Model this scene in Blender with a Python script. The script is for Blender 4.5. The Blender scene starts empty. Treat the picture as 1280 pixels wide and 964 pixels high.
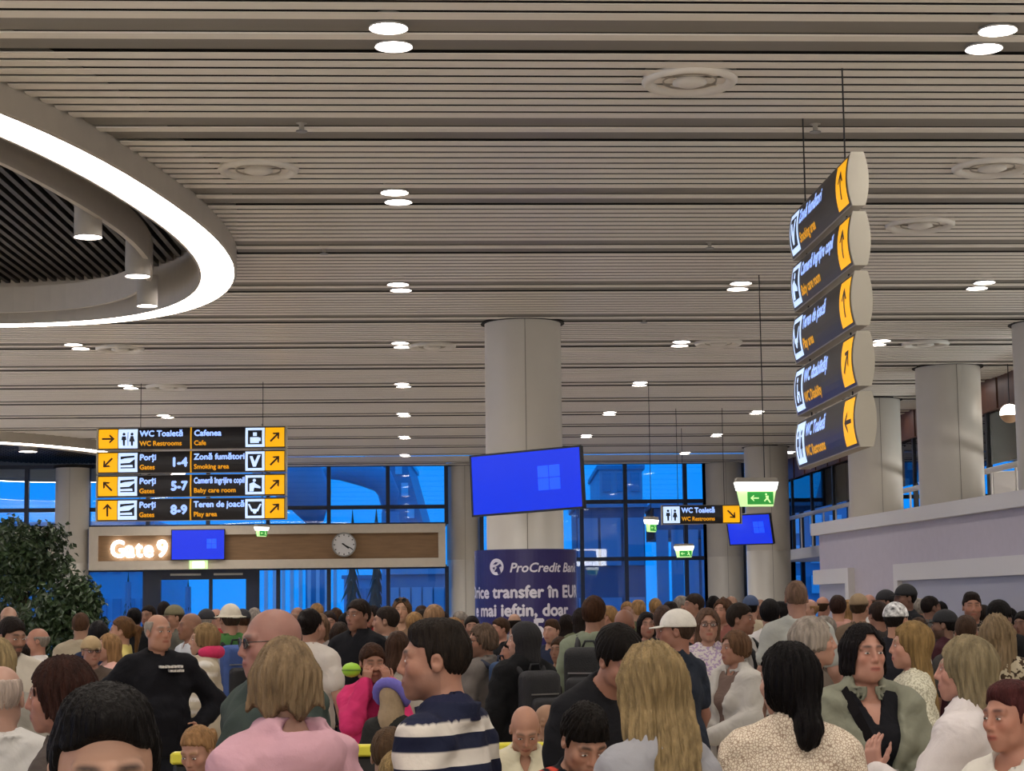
import bpy, bmesh, math, random
import numpy as np
from mathutils import Matrix, Vector

SC = bpy.context.scene
COL = SC.collection
R = math.radians

# ------------------------------------------------------------------ camera
F, CX, CY = 2400.0, 640.0, 482.0
CAM = Vector((0.0, 0.0, 1.65))
YAW, PITCH, ROLL = math.atan(130 / F), math.atan(278 / F), -0.0122
cam_rot = Matrix.Rotation(-YAW, 3, 'Z') @ Matrix.Rotation(math.pi / 2 + PITCH, 3, 'X') @ Matrix.Rotation(ROLL, 3, 'Z')
cd = bpy.data.cameras.new('camera')
cd.sensor_width = 36.0
cd.lens = 36.0 * F / 1280.0
cd.clip_end = 600
camera = bpy.data.objects.new('camera', cd)
camera.matrix_world = Matrix.Translation(CAM) @ cam_rot.to_4x4()
COL.objects.link(camera)
SC.camera = camera

# ------------------------------------------------------------------ world (blue dusk sky) and exposure
world = bpy.data.worlds.new('dusk')
SC.world = world
world.use_nodes = True
bg = world.node_tree.nodes['Background']
bg.inputs[0].default_value = (0.004, 0.25, 0.86, 1)
bg.inputs[1].default_value = 0.86
SC.view_settings.view_transform = 'Standard'
SC.view_settings.look = 'None'
SC.view_settings.gamma = 1.0
SC.view_settings.use_curve_mapping = False
SC.view_settings.exposure = 0.56
SPOT_W = 120.0      # watt of one recessed downlight
RING_E = 9.0       # emission of the oval light bands
LENS_E = 14.0

CEIL = 5.35
H = CEIL - CAM.z

def ray(px, py):
    return (cam_rot @ Vector(((px - CX) / F, -(py - CY) / F, -1.0)))
def at(px, py, d):          # point seen at a pixel, d metres ahead of the camera
    return CAM + ray(px, py) * d
def on_z(px, py, z):
    r = ray(px, py)
    return CAM + r * ((z - CAM.z) / r.z)
def on_y(px, py, y):
    r = ray(px, py)
    return CAM + r * ((y - CAM.y) / r.y)
def on_x(px, py, x):
    r = ray(px, py)
    return CAM + r * ((x - CAM.x) / r.x)

# added soft area lights without fixtures, to fill the hall
def area(name, loc, rot, sx, sy, w, col):
    l = bpy.data.lights.new(name, 'AREA')
    l.shape = 'RECTANGLE'; l.size = sx; l.size_y = sy; l.energy = w; l.color = col
    o = bpy.data.objects.new(name, l); o.location = loc; o.rotation_euler = rot
    COL.objects.link(o)
    return o

area('added_front_fill', (0, -7.5, 4.4), (R(68), 0, 0), 22, 1.0, 420, (1, .95, .89))  # added frontal fill from behind the camera for columns and faces
for i, (x, y, w) in enumerate(((-13.5, 18, 1350), (12.4, 20, 1150), (0, 3, 260))):
    area('added_ceiling_fill', (x, y, 3.1), (math.pi, 0, 0), 1.2, 34 if i < 2 else 3, w, (1, .955, .90))  # added upward fill to brighten the ceiling, no lamp stands there
SC.cycles.max_bounces = 7; SC.cycles.diffuse_bounces = 4; SC.cycles.glossy_bounces = 3; SC.cycles.transparent_max_bounces = 12
SC.cycles.sample_clamp_indirect = 6.0

# ------------------------------------------------------------------ materials
def lin(c):
    c = c / 255.0
    return c / 12.92 if c <= 0.04045 else ((c + 0.055) / 1.055) ** 2.4
def rgb(h):
    if isinstance(h, str):
        h = h.lstrip('#'); h = tuple(int(h[i:i + 2], 16) for i in (0, 2, 4))
    return (lin(h[0]), lin(h[1]), lin(h[2]), 1.0)
MATS = {}
def mat(name, col='808080', rough=0.6, metal=0.0, emit=None, es=0.0, var=0.0, vscale=8.0, bump=0.0, bscale=40.0, stretch=(1, 1, 1), spec=None):
    if name in MATS: return MATS[name]
    m = bpy.data.materials.new(name); m.use_nodes = True
    nt = m.node_tree; b = nt.nodes['Principled BSDF']
    c = rgb(col)
    b.inputs['Base Color'].default_value = c
    b.inputs['Roughness'].default_value = rough
    b.inputs['Metallic'].default_value = metal
    if spec is not None: b.inputs['Specular IOR Level'].default_value = spec
    if emit:
        b.inputs['Emission Color'].default_value = rgb(emit); b.inputs['Emission Strength'].default_value = es
    if var or bump:
        tc = nt.nodes.new('ShaderNodeTexCoord'); mp = nt.nodes.new('ShaderNodeMapping')
        mp.inputs['Scale'].default_value = stretch
        nt.links.new(tc.outputs['Object'], mp.inputs['Vector'])
    if var:
        n = nt.nodes.new('ShaderNodeTexNoise'); n.inputs['Scale'].default_value = vscale; n.inputs['Detail'].default_value = 4
        nt.links.new(mp.outputs[0], n.inputs['Vector'])
        r = nt.nodes.new('ShaderNodeValToRGB')
        r.color_ramp.elements[0].position = 0.3; r.color_ramp.elements[1].position = 0.7
        r.color_ramp.elements[0].color = tuple(x * (1 - var) for x in c[:3]) + (1,)
        r.color_ramp.elements[1].color = tuple(min(1, x * (1 + var)) for x in c[:3]) + (1,)
        nt.links.new(n.outputs['Fac'], r.inputs[0]); nt.links.new(r.outputs[0], b.inputs['Base Color'])
    if bump:
        n2 = nt.nodes.new('ShaderNodeTexNoise'); n2.inputs['Scale'].default_value = bscale; n2.inputs['Detail'].default_value = 3
        nt.links.new(mp.outputs[0], n2.inputs['Vector'])
        bp = nt.nodes.new('ShaderNodeBump'); bp.inputs['Strength'].default_value = bump; bp.inputs['Distance'].default_value = 0.02
        nt.links.new(n2.outputs['Fac'], bp.inputs['Height']); nt.links.new(bp.outputs[0], b.inputs['Normal'])
    MATS[name] = m
    return m
def glass_mat(name, tint, refl=1.0):
    m = bpy.data.materials.new(name); m.use_nodes = True
    nt = m.node_tree; nt.nodes.remove(nt.nodes['Principled BSDF'])
    out = nt.nodes['Material Output']
    tr = nt.nodes.new('ShaderNodeBsdfTransparent'); tr.inputs[0].default_value = tint
    gl = nt.nodes.new('ShaderNodeBsdfGlossy'); gl.inputs['Roughness'].default_value = 0.01; gl.inputs[0].default_value = (refl, refl, refl, 1)
    fr = nt.nodes.new('ShaderNodeFresnel'); fr.inputs[0].default_value = 1.5
    mx = nt.nodes.new('ShaderNodeMixShader')
    nt.links.new(fr.outputs[0], mx.inputs[0]); nt.links.new(tr.outputs[0], mx.inputs[1]); nt.links.new(gl.outputs[0], mx.inputs[2])
    nt.links.new(mx.outputs[0], out.inputs[0])
    MATS[name] = m
    return m

# ------------------------------------------------------------------ mesh helpers
def tag(o, label=None, cat=None, group=None, kind=None):
    if label: o['label'] = label
    if cat: o['category'] = cat
    if group: o['group'] = group
    if kind: o['kind'] = kind
    return o
def empty(name, loc=(0, 0, 0), rz=0.0, label=None, cat=None, group=None, kind=None):
    o = bpy.data.objects.new(name, None); o.location = loc; o.rotation_euler = (0, 0, rz)
    o.empty_display_size = 0.1
    COL.objects.link(o)
    return tag(o, label, cat, group, kind)
def mesh_obj(name, verts, faces, m, parent=None, smooth=False, mats=None, midx=None):
    me = bpy.data.meshes.new(name)
    me.from_pydata([tuple(v) for v in verts], [], [tuple(f) for f in faces])
    if mats:
        for x in mats: me.materials.append(x)
        if midx is not None: me.polygons.foreach_set('material_index', midx)
    else: me.materials.append(m)
    if smooth: me.polygons.foreach_set('use_smooth', [True] * len(me.polygons))
    me.update()
    o = bpy.data.objects.new(name, me); COL.objects.link(o)
    if parent: o.parent = parent
    return o
class MB:
    def __init__(s): s.v = []; s.f = []
    def add(s, vs, fs):
        n = len(s.v); s.v += [tuple(v) for v in vs]; s.f += [tuple(i + n for i in f) for f in fs]; return s
    def box(s, lo, hi, ch=0.0):
        x0, y0, z0 = lo; x1, y1, z1 = hi
        if ch <= 0:
            return s.add([(x0, y0, z0), (x1, y0, z0), (x1, y1, z0), (x0, y1, z0), (x0, y0, z1), (x1, y0, z1), (x1, y1, z1), (x0, y1, z1)],
                         [(0, 3, 2, 1), (4, 5, 6, 7), (0, 1, 5, 4), (1, 2, 6, 5), (2, 3, 7, 6), (3, 0, 4, 7)])
        c = ch      # chamfered box: 24 corners
        vs = []; 
        def ring(z, i):
            return [(x0 + i, y0 + c + (i and 0), z), (x0 + c, y0 + i, z), (x1 - c, y0 + i, z), (x1 - i, y0 + c, z), (x1 - i, y1 - c, z), (x1 - c, y1 - i, z), (x0 + c, y1 - i, z), (x0 + i, y1 - c, z)]
        rs = [ring(z0, c * .6), ring(z0 + c * .6, 0), ring(z1 - c * .6, 0), ring(z1, c * .6)]
        for r_ in rs: vs += r_
        fs = [tuple(range(7, -1, -1)), tuple(range(24, 32))]
        for a in range(3):
            for i in range(8):
                j = (i + 1) % 8
                fs.append((a * 8 + i, a * 8 + j, a * 8 + 8 + j, a * 8 + 8 + i))
        return s.add(vs, fs)
    def lathe(s, prof, n=32, c=(0, 0, 0), caps=True):
        vs = []; fs = []
        for (r_, z) in prof:
            for i in range(n):
                a = 2 * math.pi * i / n
                vs.append((c[0] + r_ * math.cos(a), c[1] + r_ * math.sin(a), c[2] + z))
        for k in range(len(prof) - 1):
            for i in range(n):
                j = (i + 1) % n
                fs.append((k * n + i, k * n + j, (k + 1) * n + j, (k + 1) * n + i))
        if caps:
            fs.append(tuple(range(n - 1, -1, -1))); fs.append(tuple(range((len(prof) - 1) * n, len(prof) * n)))
        return s.add(vs, fs)
    def tube(s, pts, r_, n=8):
        pts = [Vector(p) for p in pts]; vs = []; fs = []
        for k, p in enumerate(pts):
            t = (pts[min(k + 1, len(pts) - 1)] - pts[max(k - 1, 0)]).normalized()
            u = t.cross(Vector((0, 0, 1)) if abs(t.z) < .9 else Vector((1, 0, 0))).normalized(); w = t.cross(u)
            rr = r_[k] if isinstance(r_, (list, tuple)) else r_
            for i in range(n):
                a = 2 * math.pi * i / n
                vs.append(p + u * rr * math.cos(a) + w * rr * math.sin(a))
        for k in range(len(pts) - 1):
            for i in range(n):
                j = (i + 1) % n
                fs.append((k * n + i, (k + 1) * n + i, (k + 1) * n + j, k * n + j))
        fs.append(tuple(range(n))); fs.append(tuple(range(len(pts) * n - 1, (len(pts) - 1) * n - 1, -1)))
        return s.add(vs, fs)
    def prism(s, poly, y0, y1):      # polygon in (x, z), extruded along y
        n = len(poly)
        return s.add([(x, y0, z) for x, z in poly] + [(x, y1, z) for x, z in poly],
                     [tuple(range(n)), tuple(range(2 * n - 1, n - 1, -1))] + [(i, i + n, (i + 1) % n + n, (i + 1) % n) for i in range(n)])
    def build(s, name, m, parent=None, smooth=False):
        return mesh_obj(name, s.v, s.f, m, parent, smooth)
def box(name, lo, hi, m, parent=None, ch=0.0):
    return MB().box(lo, hi, ch).build(name, m, parent)
def text_mesh(body, size, bold=0.0, align='LEFT', shear=0.0):
    """vertices (x right, z up) and faces of flat lettering"""
    c = bpy.data.curves.new('lettering', 'FONT'); c.body = body; c.size = size; c.offset = bold; c.align_x = align; c.shear = shear
    c.resolution_u = 3; c.offset = 0
    o = bpy.data.objects.new('lettering', c); COL.objects.link(o)
    bpy.context.view_layer.update()
    me = bpy.data.meshes.new_from_object(o.evaluated_get(bpy.context.evaluated_depsgraph_get()))
    vs = [(v.co.x, v.co.y) for v in me.vertices]; fs = [tuple(p.vertices) for p in me.polygons]
    if bold:                       # heavier strokes: the outline laid down a few times, slightly shifted
        v0, f0 = vs, fs; vs, fs = [], []
        for dx, dy in ((0, 0), (bold, 0), (-bold, 0), (0, bold), (0, -bold)):
            n = len(vs); vs = vs + [(x + dx, y + dy) for x, y in v0]; fs = fs + [tuple(i + n for i in q) for q in f0]
    bpy.data.objects.remove(o); bpy.data.curves.remove(c); bpy.data.meshes.remove(me)
    return vs, fs

M = dict(
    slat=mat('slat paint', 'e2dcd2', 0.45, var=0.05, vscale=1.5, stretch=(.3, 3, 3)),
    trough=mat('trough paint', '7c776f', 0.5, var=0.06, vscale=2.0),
    void=mat('ceiling void', '1e1a17', 0.9),
    white=mat('white paint', 'd8d4cc', 0.55, var=0.03),
    column=mat('column enamel', 'c9c4ba', 0.42, var=0.04, vscale=1.2),
    cream=mat('cream facade paint', 'cfc5b4', 0.5, var=0.03),
    brown=mat('brown fascia', '8a6c4c', 0.6, var=0.12, vscale=6, stretch=(.4, 1, 3)),
    wood=mat('walnut plank', '4e2c1a', 0.5, var=0.25, vscale=7, stretch=(2, 2, .3)),
    frame=mat('dark window frame', '10203c', 0.4),
    black=mat('black plastic', '15151a', 0.45),
    dark=mat('dark charcoal', '1c1a1c', 0.6, var=0.15),
    steel=mat('brushed steel', '9a9a98', 0.35, 0.8),
    grey=mat('warm grey paint', 'a8a298', 0.5, var=0.03),
    lens=mat('lamp lens', 'ffffff', 0.4, emit='fff6f2', es=LENS_E),
    ringlens=mat('oval light band', 'ffffff', 0.5, emit='fff4ea', es=RING_E),
    sign_yellow=mat('lit yellow', 'e8ac10', 0.5, emit='ffb400', es=0.5),
    sign_white=mat('lit pale blue', 'c8dcf8', 0.5, emit='bcd6ff', es=0.68),
    sign_blue=mat('lit lettering blue', 'a8c4f4', 0.5, emit='9cbcff', es=0.6),
    sign_gold=mat('lit gold lettering', 'd89a18', 0.5, emit='e0a010', es=0.4),
    sign_dark=mat('sign face', '16141c', 0.35),
    sign_ink=mat('sign ink', '1a2436', 0.5),
    arrow=mat('arrow ink', '3a1c08', 0.5),
    screen=mat('blue screen', '000830', 0.25, emit='0030ee', es=0.64),
    screen2=mat('blue screen mark', '2050e0', 0.25, emit='0c48f6', es=0.66),
    exit_white=mat('exit tube', 'ffffff', 0.4, emit='fdfff4', es=2.2),
    exit_pale=mat('exit pale green', 'c8f0b0', 0.4, emit='c4f09c', es=0.62),
    exit_green=mat('exit green', '2c9a40', 0.4, emit='2ca03c', es=0.35),
)
M['glass'] = glass_mat('window glass', (0.92, 0.97, 1.0, 1))
# ================================================================== the hall
P = 2.447                      # one ceiling bay: eight slats between two troughs
YP0 = on_z(540, 46.5, CEIL).y  # thin slat between the troughs of the first bay in view
YF = on_z(485, 583, CEIL).y    # the glazed end wall
XL, XR = -19.0, 9.75
YB = -9.0

# floor and shell
fl = mat('pale stone floor', 'b8ae9f', 0.18, var=0.08, vscale=0.8)
tag(box('floor', (XL, YB, -0.2), (16, YF + 0.3, 0), fl), kind='structure')
ceiling = tag(box('ceiling', (XL, YB, CEIL + 0.42), (16, YF + 0.3, CEIL + 0.6), M['void']), kind='structure')
wlf = tag(box('wall_left', (XL - .3, YB, 0), (XL, YF, .9), M['white']), kind='structure')
box('lintel', (XL - .3, YB, 4.9), (XL, YF, CEIL + .6), M['white'], wlf)
for i in range(20):
    y = YB + i * (YF - YB) / 19
    box('mullion', (XL - .2, y - .08, .9), (XL - .05, y + .08, 4.9), M['frame'], wlf)
    if i < 19: box('pane', (XL - .14, y + .08, .9), (XL - .125, y + (YF - YB) / 19 - .08, 4.9), M['glass'], wlf)
tag(box('wall_back', (XL - .3, YB - .3, 0), (16.3, YB, CEIL + .6), M['white']), kind='structure')
tag(box('wall_far_right', (16, YB, 0), (16.3, YF, CEIL + .6), M['dark']), kind='structure')

# oval light coffers: (centre x, centre y, half width, half depth)
OVN = 2.3
OVALS = [(-5.61, 16.98, 3.66, 6.67, -0.174), (-9.4, 45.6, 3.66, 6.67, -0.174)]   # centre x, y, half axes, turn
def oval_pt(o, a, off=0.0, n=OVN):
    c, s = math.cos(a), math.sin(a)
    u = (o[2] + off) * math.copysign(abs(c) ** (2 / n), c); v = (o[3] + off) * math.copysign(abs(s) ** (2 / n), s)
    ct, st = math.cos(o[4]), math.sin(o[4])
    return (o[0] + u * ct - v * st, o[1] + u * st + v * ct)
def oval_in(o, x, y, off=0.0):
    dx, dy = x - o[0], y - o[1]; ct, st = math.cos(o[4]), math.sin(o[4])
    return abs((dx * ct + dy * st) / (o[2] + off)) ** OVN + abs((-dx * st + dy * ct) / (o[3] + off)) ** OVN < 1
OUTL = [[oval_pt(o, 2 * math.pi * i / 720) for i in range(720)] for o in OVALS]
def oval_gap(y):
    """x intervals cut out of a slat at depth y"""
    out = []
    for pts in OUTL:
        xs = []
        for i in range(720):
            a, b = pts[i], pts[(i + 1) % 720]
            if (a[1] - y) * (b[1] - y) < 0: xs.append(a[0] + (b[0] - a[0]) * (y - a[1]) / (b[1] - a[1]))
        if len(xs) >= 2: out.append((min(xs), max(xs)))
    return sorted(out)

slat_me = bpy.data.meshes.new('slat')
_b = MB().box((0, -.5, 0), (1, .5, 1)); slat_me.from_pydata(_b.v, [], _b.f); slat_me.materials.append(M['slat'])
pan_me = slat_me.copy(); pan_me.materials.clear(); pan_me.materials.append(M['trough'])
def strip(me, name, y, w, z, h, xr):
    x = XL
    for g in oval_gap(y) + [(xr, xr)]:
        if g[0] - x > .3:
            o = bpy.data.objects.new(name, me); o.location = (x, y, z); o.scale = (g[0] - x, w, h)
            COL.objects.link(o); o.parent = ceiling
        x = max(x, g[1])
k0 = int((YB - YP0) / P) ; k1 = int((YF - YP0) / P) + 1
THIN, TRO = .12, .285
NS = 9
SP = (P - THIN - 2 * TRO) / NS
for k in range(k0, k1 + 1):
    yc = YP0 + k * P
    def put(me, name, y, w, z, h):
        if YB + .2 < y < YF - .1: strip(me, name, y, w, z, h, 16)
    put(slat_me, 'slat', yc, THIN, CEIL, .012)
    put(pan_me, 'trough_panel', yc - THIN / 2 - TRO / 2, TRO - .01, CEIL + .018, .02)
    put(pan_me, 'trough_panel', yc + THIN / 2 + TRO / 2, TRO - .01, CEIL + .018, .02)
    for i in range(NS):
        put(slat_me, 'slat', yc + THIN / 2 + TRO + SP * (i + .5), SP - .062, CEIL, .006)

# ---------------------------------------------------------------- recessed downlights
def make_downlight():
    e = empty('downlight')
    MB().lathe([(.125, .0), (.125, .012), (.10, .02), (.10, .09)], 24, caps=False).build('trim_ring', M['white'], e, True)
    MB().lathe([(.10, 0.006), (.10, .02)], 24).build('lens', M['lens'], e)
    return e
dl0 = make_downlight()
spot_data = bpy.data.lights.new('downlight beam', 'SPOT')
spot_data.energy = SPOT_W; spot_data.spot_size = R(150); spot_data.spot_blend = 0.9; spot_data.shadow_soft_size = 0.10; spot_data.color = (1.0, .93, .86)
first = [True]
ROWS = [(-4.62, 'row left of the hall'), (-0.10, 'row above the middle'), (3.86, 'row to the right'), (6.72, 'row near the right columns'), (9.3, 'row over the lounge'), (-9.2, 'row at far left'), (-14, 'outer left row')]
def fixture(x, y, label, grp):
    if first[0]: e = dl0; first[0] = False
    else:
        e = dl0.copy(); COL.objects.link(e)
        for ch in dl0.children:
            c = ch.copy(); COL.objects.link(c); c.parent = e
    e.location = (x, y, CEIL - .008)
    tag(e, label, 'downlight', grp)
def beam(x, y):
    s = bpy.data.objects.new('downlight_beam', spot_data); s.location = (x, y, CEIL - .05); COL.objects.link(s)
def in_oval(x, y):
    return any(oval_in(o, x, y, .3) for o in OVALS)
for ri, (rx, rn) in enumerate(ROWS):
    for k in range(-6, 16, 2):
        yc = YP0 + k * P
        if yc > YF - .5 or yc < YB + 1: continue
        if in_oval(rx, yc): continue
        vis = k >= 0
        off = (0.0, 0.03) if ri == 1 else (0, -.0)
        if vis and ri < 5:
            for q, dy in enumerate((-(THIN / 2 + TRO / 2), THIN / 2 + TRO / 2)):
                wd = ('nearest pair', 'second pair', 'third pair', 'fourth pair', 'fifth pair', 'sixth pair', 'seventh pair', 'eighth pair')[k // 2]
                side = ('near', 'far')[q]
                fixture(rx + (0.015 if q else -.015), yc + dy, 'round white downlight, %s one of the %s, %s' % (side, wd, rn), 'recessed ceiling downlights')
        if ri != 4: beam(rx, yc)

# ---------------------------------------------------------------- oval light coffers
def oval_strip(o, prof, m, name, parent, n=96, close=False):
    vs = []; fs = []
    for i in range(n):
        a = 2 * math.pi * i / n
        for off, z in prof:
            x, y = oval_pt(o, a, off); vs.append((x - o[0], y - o[1], z))
    np_ = len(prof)
    for i in range(n):
        j = (i + 1) % n
        for k in range(np_ - (0 if close else 1)):
            l = (k + 1) % np_
            fs.append((i * np_ + k, j * np_ + k, j * np_ + l, i * np_ + l))
    return mesh_obj(name, vs, fs, m, parent, False)
m_rim = mat('coffer rim paint', 'b4ada2', 0.5, var=.03)
m_rec = mat('black coffer slats', '1d1917', 0.5, var=.3, vscale=3, stretch=(1, 6, 1))
m_rec2 = mat('black coffer backing', '0a0909', 0.8)
def make_oval(o, label):
    zb = CEIL - .20
    e = empty('oval_ceiling_light', (o[0], o[1], zb), 0, label, 'ceiling light', 'oval light coffers')
    dz = CEIL - zb
    oval_strip(o, [(0, dz + .42), (0, 0), (-.025, -.01), (-.025, dz + .42)], m_rim, 'outer_rim', e, close=True)
    oval_strip(o, [(-.03, -.006), (-.03, .03), (-.36, .03), (-.36, -.006)], M['ringlens'], 'light_band', e, close=True)
    oval_strip(o, [(-.365, -.02), (-.365, dz + .42), (-.39, dz + .42), (-.39, -.02)], m_rim, 'inner_wall', e, close=True)
    # black coffer ceiling and its diagonal slats
    n = 64
    vs = [(0, 0, dz + .42)] + [tuple(Vector((*oval_pt(o, 2 * math.pi * i / n, -.37), dz + .42)) - Vector((o[0], o[1], 0))) for i in range(n)]
    mesh_obj('coffer_backing', vs, [(0, (i + 1) % n + 1, i + 1) for i in range(n)], m_rec2, e)
    mb = MB(); ang = R(88); ca, sa = math.cos(ang), math.sin(ang)
    for i in range(-75, 76):
        c = i * .115
        ts = []
        for j in range(400):      # clip the diagonal line to the oval
            t = -9 + j * .045
            x = c * -sa + t * ca; y = c * ca + t * sa
            if oval_in(o, x + o[0], y + o[1], -.42): ts.append(t)
        if len(ts) > 3:
            a, b = ts[0], ts[-1]; w = .026
            q = [(c * -sa + a * ca, c * ca + a * sa), (c * -sa + b * ca, c * ca + b * sa)]
            nx, ny = -sa * w, ca * w
            base = [(q[0][0] - nx, q[0][1] - ny), (q[1][0] - nx, q[1][1] - ny), (q[1][0] + nx, q[1][1] + ny), (q[0][0] + nx, q[0][1] + ny)]
            mb.add([(x, y, dz + .27) for x, y in base] + [(x, y, dz + .40) for x, y in base], [(0, 3, 2, 1), (0, 1, 5, 4), (1, 2, 6, 5), (2, 3, 7, 6), (3, 0, 4, 7)])
    tag(mb.build('coffer_slats', m_rec, e), kind='stuff')
    # the inner hanging band carrying the cylinder spots
    oi = (o[0], o[1], o[2] - .85, o[3] - .95, o[4])
    t = oval_strip(oi, [(0, .02), (0, .32), (-.05, .32), (-.05, .02)], m_rim, 'inner_band', e, close=True)
    t.location = (oi[0] - o[0], oi[1] - o[1], 0)
    return e, oi
eo, oi1 = make_oval(OVALS[0], 'large oval ceiling coffer with a glowing white rim at top left')
eo2, oi2 = make_oval(OVALS[1], 'distant oval ceiling coffer with glowing rim behind the left gate sign')
# small area light that the glowing band gives downwards (its own lamp)
def can_spot(loc, label, r_=.125, h=.42):
    e = empty('cylinder_spotlight', loc, 0, label, 'spotlight', 'cylinder spotlights in the oval coffers')
    MB().lathe([(r_, 0), (r_, h)], 28, caps=False).build('housing', M['grey'], e, True)
    MB().lathe([(r_ - .012, .008), (r_ - .012, .02)], 28).build('lens', M['lens'], e)
    return e
can_spot(at(110, 297, 17.3), 'cylinder spotlight nearest, hanging in the black oval coffer')
can_spot(at(172, 346, 19.3), 'cylinder spotlight in the middle, hanging inside the oval coffer')
can_spot(at(184, 383, 20.6), 'cylinder spotlight lowest in view, overlapping the glowing oval rim', .11, .33)
can_spot(at(35, 565, 42), 'small cylinder spotlight under the distant oval coffer', .2, .3)

# ---------------------------------------------------------------- air diffusers and sprinklers
def diffuser(px, py, label, r_=.34):
    p = on_z(px, py, CEIL)
    e = empty('air_diffuser', (p.x, p.y, CEIL), 0, label, 'air vent', 'round ceiling air diffusers')
    MB().lathe([(r_ * .70, .04), (r_ * .78, -.02), (r_ * .93, -.035), (r_, -.012), (r_, .02)], 40, caps=False).build('outer_ring', M['white'], e, True)
    MB().lathe([(r_ * .42, .05), (r_ * .56, -.012), (r_ * .60, .05)], 40, caps=False).build('middle_ring', M['grey'], e, True)
    MB().lathe([(.0, .02), (r_ * .33, .02), (r_ * .36, -.02), (r_ * .2, -.04), (0, -.045)], 32, caps=False).build('centre_disc', M['white'], e, True)
    MB().lathe([(0, .064), (r_ * .98, .064)], 32, caps=False).build('plenum', M['trough'], e)
diffuser(862, 101, 'round air diffuser nearest in the slatted ceiling, top right of middle')
diffuser(323, 212, 'round air diffuser beside the tip of the oval coffer')
diffuser(1240, 209, 'round air diffuser right of the tall hanging sign')
diffuser(1150, 281, 'round air diffuser beside the second panel of the tall sign')
diffuser(1157, 430, 'round air diffuser in front of the right columns')
diffuser(540, 433, 'round air diffuser left of the big round column')
diffuser(898, 429, 'round air diffuser right of the big round column')
diffuser(150, 436, 'round air diffuser below the oval coffer at left')
diffuser(208, 484, 'small far air diffuser above the left gate sign')
def sprinkler(px, py, label):
    p = on_z(px, py, CEIL)
    e = empty('sprinkler', (p.x, p.y, CEIL - .05), 0, label, 'sprinkler', 'ceiling sprinkler heads')
    MB().lathe([(.05, .10), (.05, .07), (.02, .06), (.02, .02)], 12).build('rosette', M['grey'], e, True)
    MB().lathe([(.045, .0), (.045, .008)], 12).build('deflector', M['steel'], e)
sprinkler(377, 157, 'small sprinkler head in the trough above the left diffuser')
sprinkler(405, 312, 'small sprinkler head right of the oval coffer tip')
sprinkler(887, 305, 'small sprinkler head in the trough right of the middle')
sprinkler(805, 399, 'small sprinkler head right of the big round column')
sprinkler(1019, 158, 'small sprinkler head above the tall hanging sign')

# ---------------------------------------------------------------- columns
def column(px, w, ytop, label, r_=None):
    p = on_z(px, ytop, CEIL)
    d = (p - CAM).dot(cam_rot @ Vector((0, 0, -1)))
    r_ = r_ or w * .5 * d / F
    y = p.y + r_
    x = p.x * (y / p.y)
    e = empty('column', (x, y, 0), 0, label, 'column', 'round white columns')
    n = 48
    MB().lathe([(r_ + .03, 0), (r_ + .03, .12), (r_, .13), (r_, 2.9), (r_ - .004, 2.905), (r_, 2.91), (r_, CEIL + .08)], n, caps=False).build('shaft', M['column'], e, True)
    MB().lathe([(r_, CEIL - .004), (r_ + .05, CEIL - .004), (r_ + .05, CEIL + .07), (r_, CEIL + .07)], n, caps=False).build('shadow_gap', M['void'], e, False)
    MB().box((-.004, -r_ - .004, .13), (.004, -r_ + .01, CEIL), 0).build('panel_seam', M['trough'], e)
    return e, x, y, r_
colA = column(653, 97, 398, 'big round white column wrapped with the dark blue bank advert')
column(1313, 97, 398, 'round white column at the right edge of view')
column(1184, 81, 455, 'round white column standing behind the right partition, nearer of two')
column(1091, 67, 497, 'round white column behind the right partition, beside the tall sign')
colB = column(957, 55, 557, 'round white column behind the rightmost exit lamp')
column(903, 47, 578, 'slim far round column left of the tilted blue screen')
column(580, 45, 582, 'far white column between the gate and the advert column')
column(91, 42, 584, 'far white column left of the gate behind the plants')
# ================================================================== glazed end wall and gate
pane_me = {}
WN = [0]
def glazing(x0, x1, z0, z1, xs, zs, y=YF, bar=.10):
    """one window of the end wall: frame, mullions, transoms, and a pane per field"""
    WN[0] += 1
    e = empty('window_%d' % WN[0], (x0, y, z0), 0, kind='structure')
    def b(n, a0, a1, c0, c1, m, t0, t1):
        o = box(n, (a0 - x0, t0, c0 - z0), (a1 - x0, t1, c1 - z0), m, e); return o
    h = bar / 2
    X = [x0] + list(xs) + [x1]; Z = [z0] + list(zs) + [z1]
    for x in X: b('mullion', x - h, x + h, z0, z1, M['frame'], -.06, .10)
    for z in Z: b('transom', x0, x1, z - h, z + h, M['frame'], -.045, .085)
    for i in range(len(X) - 1):
        for j in range(len(Z) - 1):
            b('pane', X[i] + h, X[i + 1] - h, Z[j] + h, Z[j + 1] - h, M['glass'], .02, .035)
    return e
def fx(px, py=650): return on_y(px, py, YF).x
def fz(py, px=480): return on_y(px, py, YF).z
zt, zb1, zb0 = CEIL + .05, fz(656), fz(709)
zT = fz(634)
glazing(fx(-360), fx(-28), 0, zt, [fx(-280), fx(-200), fx(-120)], [fz(700), fz(634)])
glazing(fx(-28), fx(72), zb1, zt, [fx(33)], [zT])
glazing(fx(110), fx(558), zb1, zt, [fx(185), fx(260), fx(335), fx(411), fx(485)], [zT])
glazing(fx(-28), fx(72), 0, zb0, [fx(33)], [1.1])
glazing(fx(110), fx(182), 0, zb0, [], [1.1])
glazing(fx(322), fx(558), 0, zb0, [fx(348), fx(411), fx(485)], [1.1])
glazing(fx(602), fx(882), 0, zt, [fx(655), fx(727), fx(782), fx(857)], [fz(702), fz(630)])
glazing(fx(882), fx(990), 0, zt, [fx(929)], [fz(702), fz(630)])
glazing(fx(990), fx(1160), 0, zt, [fx(1002), fx(1062), fx(1110)], [fz(702), fz(627)])
glazing(fx(1160), fx(1420), 0, zt, [fx(1230), fx(1300), fx(1360)], [fz(702), fz(627)])
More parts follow.
